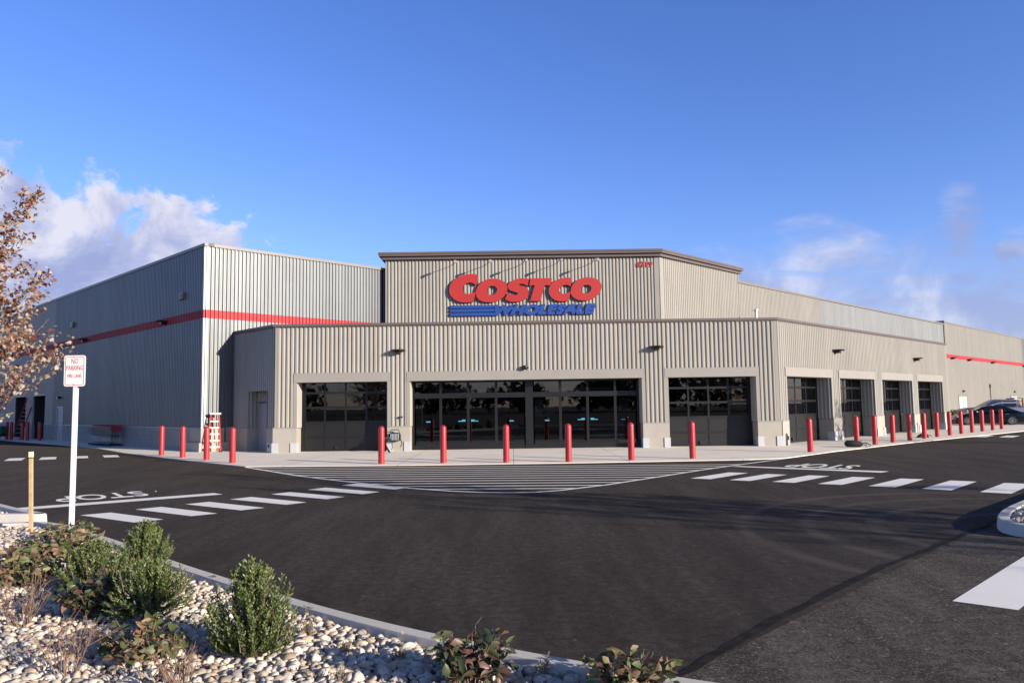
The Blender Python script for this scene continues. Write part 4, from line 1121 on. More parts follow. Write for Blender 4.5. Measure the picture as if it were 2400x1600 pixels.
# ------------------------------------------------------------------ shopping carts
def make_cart():
    root = empty('shopping_cart', (0, 0, 0), 'cart', 'shopping cart')
    # cart faces +x ; nests along x
    bk = MB()
    x0, x1, zt0, zt1, zb = -0.42, 0.48, 1.0, 0.86, 0.52
    w0, w1 = 0.29, 0.22
    for k in range(9):
        t = k / 8; x = x0 + (x1 - x0) * t; w = w0 + (w1 - w0) * t; zt = zt0 + (zt1 - zt0) * t
        bk.tube([(x, -w, zt), (x, -w * 0.85, zb + 0.06 * t), (x, w * 0.85, zb + 0.06 * t), (x, w, zt)], 0.006, 4)
    for t in (0.0, 0.33, 0.66, 1.0):
        for s_ in (-1, 1):
            bk.tube([(x0, s_ * w0 * (1 - 0.15 * t), zt0 + (zb - zt0) * t), (x1, s_ * w1 * (1 - 0.15 * t), zt1 + (zb + 0.06 - zt1) * t)], 0.007, 4)
    for s_ in (-0.6, -0.2, 0.2, 0.6): bk.tube([(x0, s_ * w0, zb), (x1, s_ * w1, zb + 0.06), (x1, s_ * w1, zt1)], 0.006, 4)
    bk.build('basket', M['steel'], root, world=False)
    fr2 = MB()
    for s_ in (-1, 1): fr2.tube([(-0.52, s_ * 0.27, 1.02), (-0.40, s_ * 0.27, 0.5), (-0.42, s_ * 0.27, 0.2), (-0.40, s_ * 0.27, 0.13), (0.48, s_ * 0.17, 0.17)], 0.013, 6)
    fr2.tube([(0.48, -0.17, 0.17), (0.48, 0.17, 0.17)], 0.012, 6); fr2.tube([(-0.2, -0.24, 0.15), (-0.2, 0.24, 0.15)], 0.01, 6)
    fr2.build('frame', M['steel'], root, world=False)
    MB().tube([(-0.54, -0.29, 1.05), (-0.54, 0.29, 1.05)], 0.024, 8).build('handle', M['bollard'], root, world=False)
    MB().add([(-0.43, s1 * 0.28, z) for s1 in (-1, 1) for z in (0.78, 0.98)] + [(-0.415, s1 * 0.28, z) for s1 in (-1, 1) for z in (0.78, 0.98)],
             [(0, 1, 3, 2), (4, 6, 7, 5), (0, 4, 5, 1), (2, 3, 7, 6), (1, 5, 7, 3), (0, 2, 6, 4)]).build('seat_flap', M['bollard'], root, world=False)
    for px, py in ((-0.40, -0.27), (-0.40, 0.27), (0.44, -0.17), (0.44, 0.17)):
        MB().lathe((px, py - 0.015, 0.065), [(0.02, 0), (0.062, 0.002), (0.062, 0.028), (0.02, 0.03)], 12, 'y').build('wheel', M['rubber'], root, world=False)
    return root
cart = make_cart()
NC = 13
cang = 3 * math.pi / 4
for i in range(NC):
    c = Vector((-20.55, 39.85, 0.022)) + Vector((-1, 1, 0)) / R2 * (0.235 * i)
    lab = 'shopping cart nested in the row along the shaded block wall'
    if i == 0: lab = 'shopping cart with its red handle free at the right end of the row'
    if i == NC - 1: lab = 'front shopping cart at the left end of the nested row'
    if i == 0:
        cart.location = c; cart.rotation_euler = (0, 0, cang); tag(cart, lab, 'shopping cart', 'shopping carts nested along the wall')
    else:
        copy_thing(cart, c, lab, 'shopping carts nested along the wall', cang)

# ------------------------------------------------------------------ leaf blower, bags, green machine
bw = empty('leaf_blower', (-4.85, VY - 0.3, 0.4), 'black backpack leaf blower hanging on the pale pier left of the entrance', 'leaf blower')
q = MB(); q.wbox(-5.0, -4.60, VY - 0.34, VY - 0.09, 0.44, 0.78); part(q, 'engine_housing', M['black'], bw, bevel=0.05)
q = MB()
for k in range(6): q.wbox(-4.96 + 0.06 * k, -4.93 + 0.06 * k, VY - 0.36, VY - 0.335, 0.48, 0.74)
part(q, 'vent_grille', M['grey_box'], bw)
q = MB(); q.tube([(-5.02, VY - 0.2, 0.46), (-5.02, VY - 0.24, 0.70), (-4.95, VY - 0.26, 0.90), (-4.66, VY - 0.26, 0.90), (-4.58, VY - 0.24, 0.70), (-4.58, VY - 0.2, 0.46)], 0.017, 8); part(q, 'carry_frame', M['black'], bw)
q = MB(); q.tube([(-4.95, VY - 0.3, 0.52), (-5.10, VY - 0.36, 0.60), (-5.24, VY - 0.42, 0.52), (-5.20, VY - 0.55, 0.44)], [0.07, 0.07, 0.065, 0.06], 10); part(q, 'elbow_hose', M['black'], bw, smooth=True)
q = MB(); q.tube([(-5.20, VY - 0.55, 0.46), (-5.02, VY - 0.95, 0.22), (-4.86, VY - 1.25, 0.06)], [0.045, 0.04, 0.036], 10); part(q, 'blower_tube', M['black'], bw, smooth=True)
q = MB(); q.tube([(-4.60, VY - 0.36, 0.60), (-4.52, VY - 0.38, 0.44), (-4.50, VY - 0.38, 0.30), (-4.57, VY - 0.37, 0.22)], 0.016, 6); part(q, 'shoulder_strap', M['black_cloth'], bw)
q = MB(); q.wbox(-4.9, -4.7, VY - 0.10, VY - 0.066, 0.66, 0.82); part(q, 'hanger_bracket', M['alu'], bw)

bg_ = empty('camera_bag', (13.1, 30.05, 0.022), 'black padded camera bag lying before a red bollard with its strap loose', 'bag')
q = MB(); q.tube([(12.82, 30.12, 0.15), (12.90, 30.10, 0.16), (13.15, 30.05, 0.155), (13.38, 30.0, 0.14), (13.46, 29.98, 0.12)], [0.06, 0.125, 0.13, 0.11, 0.05], 12); part(q, 'body', M['black_cloth'], bg_, smooth=True)
q = MB(); q.tube([(13.40, 29.96, 0.16), (13.55, 29.9, 0.19), (13.70, 29.86, 0.12), (13.68, 29.84, 0.05), (13.5, 29.85, 0.03)], 0.02, 6); part(q, 'strap', M['black_cloth'], bg_)
q = MB(); q.tube([(13.48, 29.98, 0.10), (13.60, 29.94, 0.09)], 0.03, 10); part(q, 'buckle', M['alu'], bg_)
sk_ = empty('black_sack', (19.6, 37.0, 0.022), 'flat black sack slumped on the walk between two bollards', 'sack')
q = MB(); ns, nr = 14, 9
V = []
for i in range(nr):
    for k in range(ns):
        a = 2 * math.pi * k / ns; r = math.sin(math.pi * i / (nr - 1)); h = max(0.0, math.cos(math.pi * i / (nr - 1)))
        wob = 1 + 0.16 * math.sin(3 * a + i) + 0.1 * math.sin(5 * a)
        xx = 0.30 * r * math.cos(a) * wob; zz = 0.24 * h * (0.75 + 0.5 * xx / 0.30 + 0.1 * math.sin(4 * a))
        V.append((19.45 + xx, 37.0 + 0.22 * r * math.sin(a) * wob, 0.024 + max(0, zz)))
q.add(V, [(i * ns + k, i * ns + (k + 1) % ns, (i + 1) * ns + (k + 1) % ns, (i + 1) * ns + k) for i in range(nr - 1) for k in range(ns)])
part(q, 'sack_body', M['black_cloth'], sk_, smooth=True)
q = MB(); q.tube([(19.68, 36.92, 0.12), (19.80, 36.88, 0.13), (19.84, 36.86, 0.05)], 0.015, 6); part(q, 'handle', M['black_cloth'], sk_)
gm = empty('wheeled_generator', (-33.6, 50.6, 0), 'green wheeled machine half hidden behind the autumn leaves', 'generator')
q = MB(); q.wbox(-34.6, -33.25, 50.3, 51.0, 0.42, 0.95); part(q, 'housing', M['green'], gm, bevel=0.06)
q = MB(); q.wbox(-34.5, -33.3, 50.35, 50.95, 0.28, 0.42); part(q, 'chassis', M['black'], gm)
for x in (-34.3, -33.5):
    w_ = part(MB().lathe((x, 50.22, 0.24), [(0.10, 0), (0.24, 0.01), (0.24, 0.12), (0.10, 0.13)], 18, 'y'), 'wheel', M['rubber'], gm, smooth=True)
    part(MB().lathe((x, 50.20, 0.24), [(0.03, 0), (0.13, 0.012), (0.13, 0.04)], 16, 'y'), 'rim', M['alu'], w_, smooth=True)
q = MB(); q.tube([(-34.5, 50.6, 0.95), (-34.5, 50.6, 1.25), (-33.9, 50.6, 1.25)], 0.03, 8); part(q, 'handlebar', M['black'], gm)

# ------------------------------------------------------------------ vehicles
def loft(rings):
    k = len(rings[0]); V = [p for r in rings for p in r]
    F = [(i * k + j, i * k + (j + 1) % k, (i + 1) * k + (j + 1) % k, (i + 1) * k + j) for i in range(len(rings) - 1) for j in range(k)]
    F += [tuple(range(k)), tuple((len(rings) - 1) * k + j for j in range(k))]
    return MB().add(V, F)
def wheel(root, x, s_, y, r, w=0.21, spokes=10):
    y0 = y - w / 2
    t = MB().lathe((x, y0, r), [(r * 0.62, 0.0), (r * 0.93, 0.0), (r, 0.03), (r, w - 0.03), (r * 0.93, w), (r * 0.62, w)], 28, 'y').build('wheel', M['rubber'], root, smooth=True, world=False)
    rim = MB(); yo = y + s_ * (w / 2 + 0.004)
    for k in range(spokes):
        a = 2 * math.pi * k / spokes
        d1 = Vector((math.cos(a), 0, math.sin(a))); tn = Vector((-math.sin(a), 0, math.cos(a)))
        c = Vector((x, yo, r))
        P = [c + d1 * r * 0.10 + tn * 0.018, c + d1 * r * 0.60 + tn * 0.026, c + d1 * r * 0.60 - tn * 0.026, c + d1 * r * 0.10 - tn * 0.018]
        Q = [p - Vector((0, s_ * 0.03, 0)) for p in P]
        rim.add([tuple(p) for p in P + Q], [(0, 1, 2, 3), (7, 6, 5, 4), (0, 4, 5, 1), (2, 6, 7, 3), (1, 5, 6, 2), (0, 3, 7, 4)])
    rim.lathe((x, yo - 0.02, r), [(r * 0.58, 0), (r * 0.66, 0.0), (r * 0.66, 0.04), (r * 0.58, 0.04)], 28, 'y', False)
    rim.lathe((x, yo - 0.02, r), [(0.03, 0), (0.05, 0.04)], 12, 'y')
    rim.build('rim', M['rim'], t, world=False)
def car_body(prof, hw, name, mat, root, tumble=0.0):
    """prof: (x, z_low, z_high) stations along the car"""
    rings = []
    for x, zl, zh, w in prof:
        h = zh - zl
        rings.append([(x, -w * 0.92, zl), (x, -w, zl + h * 0.25), (x, -w, zl + h * 0.62), (x, -w * (0.95 - tumble), zl + h * 0.9), (x, -w * (0.80 - tumble), zh),
                      (x, w * (0.80 - tumble), zh), (x, w * (0.95 - tumble), zl + h * 0.9), (x, w, zl + h * 0.62), (x, w, zl + h * 0.25), (x, w * 0.92, zl)])
    return loft(rings).build(name, mat, root, smooth=True, world=False)
def side_panel(poly, y0, lean, s_, zref, off=0.0):
    """flat panel lying on a leaning side: poly in (x, z)"""
    f = lambda x, z: (x, s_ * (y0 - lean * (z - zref) + off), z)
    V = [f(x, z) for x, z in poly] + [(x, s_ * (y0 - lean * (z - zref) + off - 0.02), z) for x, z in poly]
    n_ = len(poly)
    return MB().add(V, [tuple(range(n_)), tuple(range(2 * n_ - 1, n_ - 1, -1))] + [(i, (i + 1) % n_, n_ + (i + 1) % n_, n_ + i) for i in range(n_)])

def make_sedan():
    r = empty('parked_sedan', (0, 0, 0), 'shiny black sedan with spoked wheels parked behind the bollards', 'car')
    # +x is the nose, wheelbase 2.70 centred
    car_body([(2.02, 0.32, 0.60, 0.66), (1.95, 0.22, 0.70, 0.82), (1.75, 0.20, 0.78, 0.89), (1.2, 0.20, 0.86, 0.91), (0.6, 0.20, 0.92, 0.91), (-0.8, 0.20, 0.95, 0.91), (-1.6, 0.21, 0.97, 0.90), (-2.2, 0.26, 0.94, 0.85), (-2.42, 0.38, 0.82, 0.72)], 0, 'body', M['car_black'], r)
    gh = [(1.15, 0.86, 0.885, 0.74), (0.75, 0.86, 1.10, 0.72), (0.30, 0.88, 1.33, 0.68), (-0.1, 0.88, 1.415, 0.66), (-0.6, 0.9, 1.43, 0.65), (-1.05, 0.9, 1.37, 0.65), (-1.6, 0.92, 1.14, 0.68), (-2.0, 0.92, 0.965, 0.72)]
    car_body(gh, 0, 'roof', M['car_black'], r, 0.10)
    for s_ in (-1, 1):
        side_panel([(0.86, 0.94), (0.28, 1.25), (-0.08, 1.33), (-0.35, 1.345), (-0.35, 0.96)], 0.745, 0.35, s_, 0.94).build('window', M['car_glass'], r, world=False)
        side_panel([(-0.42, 0.96), (-0.42, 1.345), (-0.75, 1.34), (-1.12, 1.25), (-1.12, 0.97)], 0.745, 0.35, s_, 0.94).build('window', M['car_glass'], r, world=False)
        side_panel([(-1.17, 0.98), (-1.17, 1.22), (-1.55, 1.06), (-1.62, 1.0)], 0.745, 0.35, s_, 0.94).build('window', M['car_glass'], r, world=False)
        q = MB(); q.tube([(0.78, s_ * 0.86, 0.97), (0.74, s_ * 1.0, 1.0)], [0.03, 0.07], 8); q.build('mirror', M['car_silver'], r, world=False)
        for x in (-0.15, -1.05):
            q = MB(); q.wbox(x - 0.12, x + 0.12, min(s_ * 0.905, s_ * 0.935), max(s_ * 0.905, s_ * 0.935), 0.80, 0.825); q.build('door_handle', M['rim'], r, world=False)
        q = MB(); q.wbox(1.80, 1.97, min(s_ * 0.55, s_ * 0.87), max(s_ * 0.55, s_ * 0.87), 0.60, 0.70); q.build('headlight', M['lamp_lens'], r, bevel=0.03, world=False)
        q = MB(); q.wbox(-2.40, -2.18, min(s_ * 0.5, s_ * 0.86), max(s_ * 0.5, s_ * 0.86), 0.74, 0.86); q.build('tail_light', M['red_sign'], r, bevel=0.03, world=False)
    q = MB(); q.add([(1.16, -0.66, 0.90), (1.16, 0.66, 0.90), (0.30, 0.56, 1.345), (0.30, -0.56, 1.345), (1.14, -0.66, 0.88), (1.14, 0.66, 0.88), (0.28, 0.56, 1.32), (0.28, -0.56, 1.32)], [(0, 1, 2, 3), (7, 6, 5, 4), (0, 4, 5, 1), (2, 6, 7, 3)]); q.build('windscreen', M['car_glass'], r, world=False)
    for x in (1.33, -1.33):
        for s_ in (-1, 1): wheel(r, x, s_, s_ * 0.80, 0.335)
    return r
sedan = make_sedan()
hd_ = math.atan2(0.30, -0.955)
sedan.scale = (1, 1, 0.94); sedan.location = (32.98, 54.12, 0); sedan.rotation_euler = (0, 0, hd_)

def make_pickup():
    r = empty('pickup_truck', (0, 0, 0), 'pale silver blue pickup truck with a ladder rack parked behind the black sedan', 'pickup truck')
    car_body([(2.85, 0.45, 0.98, 0.80), (2.72, 0.36, 1.08, 0.90), (2.2, 0.36, 1.16, 0.95), (1.35, 0.36, 1.20, 0.96), (0.6, 0.36, 1.20, 0.96), (-0.95, 0.36, 1.20, 0.96), (-1.05, 0.38, 1.22, 0.96), (-2.6, 0.42, 1.22, 0.95), (-2.72, 0.5, 1.18, 0.92)], 0, 'body', M['car_silver'], r)
    car_body([(1.55, 1.14, 1.17, 0.86), (1.0, 1.14, 1.50, 0.82), (0.55, 1.14, 1.72, 0.80), (0.2, 1.14, 1.77, 0.79), (-0.75, 1.14, 1.76, 0.79), (-1.0, 1.14, 1.70, 0.80), (-1.08, 1.14, 1.2, 0.84)], 0, 'cab', M['car_silver'], r, 0.08)
    for s_ in (-1, 1):
        side_panel([(1.25, 1.22), (0.55, 1.63), (0.25, 1.67), (0.25, 1.22)], 0.845, 0.22, s_, 1.2).build('window', M['car_glass'], r, world=False)
        side_panel([(0.18, 1.22), (0.18, 1.67), (-0.75, 1.66), (-0.75, 1.22)], 0.845, 0.22, s_, 1.2).build('window', M['car_glass'], r, world=False)
        q = MB(); q.tube([(1.05, s_ * 0.92, 1.22), (1.0, s_ * 1.08, 1.28)], [0.03, 0.09], 8); q.build('mirror', M['black'], r, world=False)
        q = MB(); q.wbox(2.55, 2.80, min(s_ * 0.5, s_ * 0.86), max(s_ * 0.5, s_ * 0.86), 0.84, 1.0); q.build('headlight', M['lamp_lens'], r, bevel=0.03, world=False)
    q = MB()
    for x in (-1.25, -2.0, -2.6):
        for s_ in (-1, 1): q.tube([(x, s_ * 0.86, 1.2), (x, s_ * 0.86, 1.98)], 0.03, 6)
        q.tube([(x, -0.86, 1.86), (x, 0.86, 1.86)], 0.025, 6)
    q.build('ladder_rack', M['alu'], r, world=False)
    q = MB(); q.wbox(-1.9, -1.35, -0.6, -0.45, 1.2, 1.72); q.wbox(-1.62, -1.5, 0.1, 0.5, 1.2, 1.8); q.build('boards', M['lumber'], r, world=False)
    MB().wbox(-0.9, -0.55, -0.25, 0.25, 1.76, 1.84).build('roof_beacon', M['black'], r, bevel=0.02, world=False)
    for x in (1.75, -1.75):
        for s_ in (-1, 1): wheel(r, x, s_, s_ * 0.83, 0.39, 0.25, 6)
    return r
pk = make_pickup()
pk.location = (37.3, 59.3, 0); pk.rotation_euler = (0, 0, math.pi - 0.12)

# ------------------------------------------------------------------ planting beds
def offset_line(pts, d):
    out = []
    for i, p in enumerate(pts):
        a = Vector(pts[max(0, i - 1)]); b = Vector(pts[min(len(pts) - 1, i + 1)])
        t = (b - a).normalized(); out.append((p[0] + t.y * d, p[1] - t.x * d))
    return out
def resample(pts, step):
    out = [pts[0]]
    for a, b in zip(pts, pts[1:]):
        k = max(1, int(math.dist(a, b) / step))
        out += [(a[0] + (b[0] - a[0]) * i / k, a[1] + (b[1] - a[1]) * i / k) for i in range(1, k + 1)]
    return out
def chaikin(pts, n=2, closed=False):
    for _ in range(n):
        o = [] if closed else [pts[0]]
        rng = range(len(pts)) if closed else range(len(pts) - 1)
        for i in rng:
            a, b = pts[i], pts[(i + 1) % len(pts)]
            o += [(a[0] * .75 + b[0] * .25, a[1] * .75 + b[1] * .25), (a[0] * .25 + b[0] * .75, a[1] * .25 + b[1] * .75)]
        if not closed: o.append(pts[-1])
        pts = o
    return pts
def kerb(pts, d, label, closed=False, w=0.16, h=0.15):
    """concrete kerb swept along pts; d = +1 puts the body to the right of travel"""
    if closed: pts = pts + [pts[0], pts[1]]
    inn_ = offset_line(pts, d * w)
    pro = lambda o, i: [(o[0], o[1], -0.02), (o[0] * .92 + i[0] * .08, o[1] * .92 + i[1] * .08, h - 0.02), (o[0] * .82 + i[0] * .18, o[1] * .82 + i[1] * .18, h), (o[0] * .06 + i[0] * .94, o[1] * .06 + i[1] * .94, h), (i[0], i[1], h - 0.015), (i[0], i[1], -0.02)]
    rg = [pro(o, i) for o, i in zip(pts, inn_)]
    k = 6; V = [p for r in rg for p in r]
    F = [(i * k + j, i * k + (j + 1) % k, (i + 1) * k + (j + 1) % k, (i + 1) * k + j) for i in range(len(rg) - 1) for j in range(k)]
    if not closed: F += [tuple(range(k)), tuple((len(rg) - 1) * k + j for j in range(k))]
    o = MB().add(V, F).build('kerb', M['kerb'], smooth=True)
    tag(o, label, kind='structure')
    return inn_
KO = chaikin([(-30, 11.75), (-14, 11.7), (-9.0, 11.72), (-7.9, 11.85), (-7.15, 11.95), (-6.75, 11.68), (-6.35, 11.32), (-5.04, 10.07), (-3.66, 8.60), (-2.76, 7.73), (-1.98, 6.98), (-1.14, 6.25), (-0.5, 5.76), (0.36, 5.2), (1.22, 4.73), (2.4, 4.2), (4.0, 3.75), (7.0, 3.5), (14, 3.4)], 2)
KI = kerb(KO, 1, 'pale concrete kerb curving along the near planting bed')
bed1 = KI + [(14, -4), (-30, -4)]
def bed_sheet(poly, z, label):
    sheet('planting_bed', poly, z, M['soil'], label)
bed_sheet(bed1, 0.072, 'soil of the near planting bed under the stones')
K2 = chaikin([(-30, 31.2), (-14.0, 18.45), (-9.48, 14.41), (-8.45, 13.47), (-7.78, 12.98), (-7.62, 12.82), (-7.80, 12.74), (-8.6, 12.80), (-14, 12.82), (-30, 12.8)], 2)
KI2 = kerb(K2, 1, 'pale kerb of the planting bed beyond the gap on the left')
bed_sheet(KI2, 0.05, 'soil of the left planting bed beyond the gap')
K3 = chaikin([(7.7, 9.75), (6.85, 10.0), (6.55, 10.4), (6.72, 11.0), (7.4, 11.9), (8.6, 13.1), (12, 16.4), (15, 18), (17, 15), (12, 11.0), (9, 9.75)], 2, True)
KI3 = kerb(K3, 1, 'pale kerb of the stone island at the right edge', True)
bed_sheet(KI3[:-2], 0.05, 'soil of the stone island at the right')

def inside(px, py, poly):
    poly = np.array(poly); x0, y0 = poly[:, 0], poly[:, 1]; x1, y1 = np.roll(x0, -1), np.roll(y0, -1)
    c = np.zeros(len(px), bool)
    for a, b, cc, dd in zip(x0, y0, x1, y1):
        m = ((b > py) != (dd > py))
        if dd != b:
            c ^= m & (px < (cc - a) * (py - b) / (dd - b) + a)
    return c
def ico(sub):
    import bmesh
    bm = bmesh.new(); bmesh.ops.create_icosphere(bm, subdivisions=sub, radius=1.0)
    V = np.array([v.co[:] for v in bm.verts]); F = np.array([[v.index for v in f.verts] for f in bm.faces]); bm.free()
    return V, F
def stones(name, poly, bounds, step, label, z, near=0.0, rs=np.random.RandomState(3), layers=(0.0,)):
    nb = NB()
    x0, x1, y0, y1 = bounds
    P = []
    for lz in layers:
        gx, gy = np.meshgrid(np.arange(x0, x1, step), np.arange(y0, y1, step))
        a = np.stack([gx.ravel(), gy.ravel()], 1) + rs.uniform(-0.48, 0.48, (gx.size, 2)) * step
        P.append(np.concatenate([a, np.full((len(a), 1), lz)], 1))
    P = np.concatenate(P)
    keep = inside(P[:, 0], P[:, 1], poly)
    fr_ok = np.abs(P[:, 0]) < (P[:, 1] * 0.95 + 2.2)
    P = P[keep & fr_ok]
    dist = np.hypot(P[:, 0], P[:, 1])
    for sub, sel in ((2, dist < near), (1, dist >= near)):
        Q = P[sel]
        if not len(Q): continue
        BV, BF = ico(sub)
        vi = rs.randint(0, 6, len(Q))
        for k in range(6):
            q = Q[vi == k]
            if not len(q): continue
            dsp = 1 + 0.16 * np.sin(BV @ rs.normal(size=3) * 2.2 + k) + 0.13 * np.sin(BV @ rs.normal(size=3) * 3.3)
            T = BV * dsp[:, None]
            n_ = len(q)
            s = 0.0310 * (0.55 + 0.90 * rs.rand(n_) ** 1.4)
            S = np.stack([s * rs.uniform(1.0, 1.5, n_), s * rs.uniform(0.8, 1.1, n_), s * rs.uniform(0.5, 0.85, n_)], 1)
            a = rs.uniform(0, 2 * np.pi, n_); tl = rs.normal(0, 0.42, (n_, 2))
            V = T[None] * S[:, None]
            ca, sa = np.cos(tl[:, 0])[:, None], np.sin(tl[:, 0])[:, None]
            y, zz = V[:, :, 1] * ca - V[:, :, 2] * sa, V[:, :, 1] * sa + V[:, :, 2] * ca
            cb, sb = np.cos(tl[:, 1])[:, None], np.sin(tl[:, 1])[:, None]
            x, zz = V[:, :, 0] * cb - zz * sb, V[:, :, 0] * sb + zz * cb
            c2, s2 = np.cos(a)[:, None], np.sin(a)[:, None]
            V = np.stack([x * c2 - y * s2, x * s2 + y * c2, zz], 2)
            V += np.stack([q[:, 0], q[:, 1], z + q[:, 2] + rs.uniform(-0.006, 0.014, n_)], 1)[:, None]
            nb.add(V, BF, rs.beta(1.15, 1.5, n_))
    o = nb.build(name, M['stone'], smooth=True)
    tag(o, label, 'stones', None, 'stuff')
KI1 = offset_line(KO, 0.19)
stones('river_stones', KI1 + [(14, -4), (-30, -4)], (-11, 3.5, 2.6, 11.9), 0.049, 'cream and tan river stones covering the near planting bed', 0.088, 7.2, layers=(0.0,))
stones('river_stones', offset_line(K2, 0.20), (-16, -7.5, 12.8, 22), 0.075, 'cream river stones in the left bed beyond the gap', 0.085, 0)
stones('river_stones', offset_line(K3, 0.20), (6, 16, 9, 18), 0.06, 'mixed river stones in the island at the right edge', 0.125, 0)

# ------------------------------------------------------------------ plants
def evergreen(name, base, h, r, seed, label, nsh=130, lf=0.034, tilt=0.0, stem_h=0.1):
    rs = np.random.RandomState(seed)
    root = empty(name, base, label, 'shrub', 'evergreen shrubs in the near bed')
    B = np.array(base)
    st = MB(); nb = NB()
    for i in range(nsh):
        a = rs.uniform(0, 2 * np.pi); f = rs.rand() ** 0.55
        hh = h * (0.16 + 0.84 * rs.rand() ** 0.85) * (1.0 - 0.22 * f * rs.rand())
        q_ = hh / h; wid = r * f * (0.62 + 0.5 * math.sin(math.pi * min(1.0, q_ * 1.05)) - 0.32 * q_) * (1.0 if q_ < 0.8 else 0.8)
        tip = B + np.array([wid * math.cos(a) + tilt * hh, wid * math.sin(a), hh])
        org = B + np.array([wid * 0.25 * math.cos(a), wid * 0.25 * math.sin(a), min(0.75 * hh, max(stem_h * h * rs.uniform(0.4, 1.2), hh - 0.26))])
        mid = (org + tip) / 2 + np.array([wid * 0.22 * math.cos(a), wid * 0.22 * math.sin(a), -0.05 * h])
        if i % 7 == 0: st.tube([tuple(B + np.array([0.01 * math.cos(a), 0.01 * math.sin(a), 0])), tuple(org), tuple(mid), tuple(tip)], [0.009, 0.006, 0.004, 0.0015], 4, False)
        k = int(rs.randint(24, 36))
        t = np.linspace(0.16, 1.0, k) + rs.uniform(-0.02, 0.02, k)
        p = ((1 - t) ** 2)[:, None] * org + (2 * t * (1 - t))[:, None] * mid + (t ** 2)[:, None] * tip
        dv = norm(2 * (1 - t)[:, None] * (mid - org) + 2 * t[:, None] * (tip - mid))
        ang = np.arange(k) * 2.4 + rs.uniform(0, 6)
        side = norm(np.stack([np.cos(ang), np.sin(ang), 0.25 * np.ones(k)], 1))
        dr = norm(dv * 0.85 + side * 0.75)
        sz = lf * rs.uniform(0.65, 1.15, k)
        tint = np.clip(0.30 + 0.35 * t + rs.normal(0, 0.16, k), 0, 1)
        leaves(nb, p, dr, sz, 0.42, tint, rs=rs)
    st.build('stems', M['twig'], root)
    nb.build('foliage', M['holly'], root)
    return root
evergreen('evergreen_shrub', (-1.83, 5.50, 0.07), 0.72, 0.34, 21, 'largest green evergreen shrub with pointed shoots, rightmost of the four', 330, 0.033)
evergreen('evergreen_shrub', (-2.97, 6.40, 0.08), 0.58, 0.36, 22, 'pale green evergreen shrub with a bare stem base in the middle of the bed', 270, 0.031, 0, 0.42)
evergreen('evergreen_shrub', (-4.05, 7.60, 0.08), 0.50, 0.42, 23, 'green evergreen shrub on the left behind the brown broad-leaved plant', 260, 0.033)
evergreen('evergreen_shrub', (-4.02, 8.55, 0.07), 0.56, 0.30, 24, 'farthest green evergreen shrub standing against the kerb', 240, 0.034)

def broadleaf(name, base, h, r, seed, label, mat, ns=26, lf=0.085, kl=9, group='broad-leaved plants in the near bed'):
    rs = np.random.RandomState(seed); B = np.array(base)
    root = empty(name, base, label, 'plant', group)
    st = MB(); nb = NB()
    for i in range(ns):
        a = rs.uniform(0, 2 * np.pi); f = rs.rand() ** 0.6; hh = h * rs.uniform(0.45, 1.0) * (1 - 0.25 * f)
        tip = B + np.array([r * f * math.cos(a), r * f * math.sin(a), hh])
        org = B + np.array([0.25 * r * f * math.cos(a), 0.25 * r * f * math.sin(a), 0])
        mid = (org + tip) / 2 + np.array([0, 0, 0.10 * h])
        st.tube([tuple(org), tuple(mid), tuple(tip)], [0.005, 0.004, 0.002], 4, False)
        k = kl + rs.randint(-2, 3); t = np.linspace(0.42, 1.0, k)
        p = ((1 - t) ** 2)[:, None] * org + (2 * t * (1 - t))[:, None] * mid + (t ** 2)[:, None] * tip
        ang = np.arange(k) * 2.6 + rs.uniform(0, 6)
        dr = norm(np.stack([np.cos(ang), np.sin(ang), rs.uniform(-0.5, 0.7, k)], 1))
        leaves(nb, p, dr, lf * rs.uniform(0.55, 1.15, k), 0.62, np.clip(rs.beta(1.2, 1.2, k), 0, 1), curl=0.6, rs=rs)
    st.build('stems', M['twig'], root); nb.build('foliage', mat, root)
    return root
broadleaf('broadleaf_plant', (-4.95, 7.75, 0.07), 0.40, 0.55, 31, 'brown and green broad-leaved plant at the left frame edge', M['oakleaf'], 64, 0.09)
broadleaf('broadleaf_plant', (-5.35, 9.15, 0.07), 0.36, 0.55, 32, 'brown-green broad-leaved plant around the foot of the stake', M['oakleaf'], 66, 0.09)
broadleaf('broadleaf_plant', (-5.85, 10.2, 0.07), 0.34, 0.45, 40, 'green broad-leaved plant around the foot of the sign post', M['oakleaf'], 40, 0.08)
broadleaf('broadleaf_plant', (-3.55, 6.62, 0.07), 0.42, 0.34, 33, 'dark maroon broad-leaved plant left of the pale shrub', M['maroon'], 44, 0.09)
broadleaf('broadleaf_plant', (-2.55, 5.45, 0.07), 0.34, 0.36, 34, 'sparse reddish broad-leaved plant left of the largest shrub', M['oakleaf'], 34, 0.085, 8)
broadleaf('broadleaf_plant', (-0.28, 4.90, 0.07), 0.40, 0.26, 35, 'dark glossy broad-leaved plant at the bottom centre', M['maroon'], 52, 0.08)
broadleaf('broadleaf_plant', (0.66, 4.62, 0.07), 0.33, 0.28, 36, 'yellow-green broad-leaved plant rightmost against the kerb', M['oakleaf'], 44, 0.075)
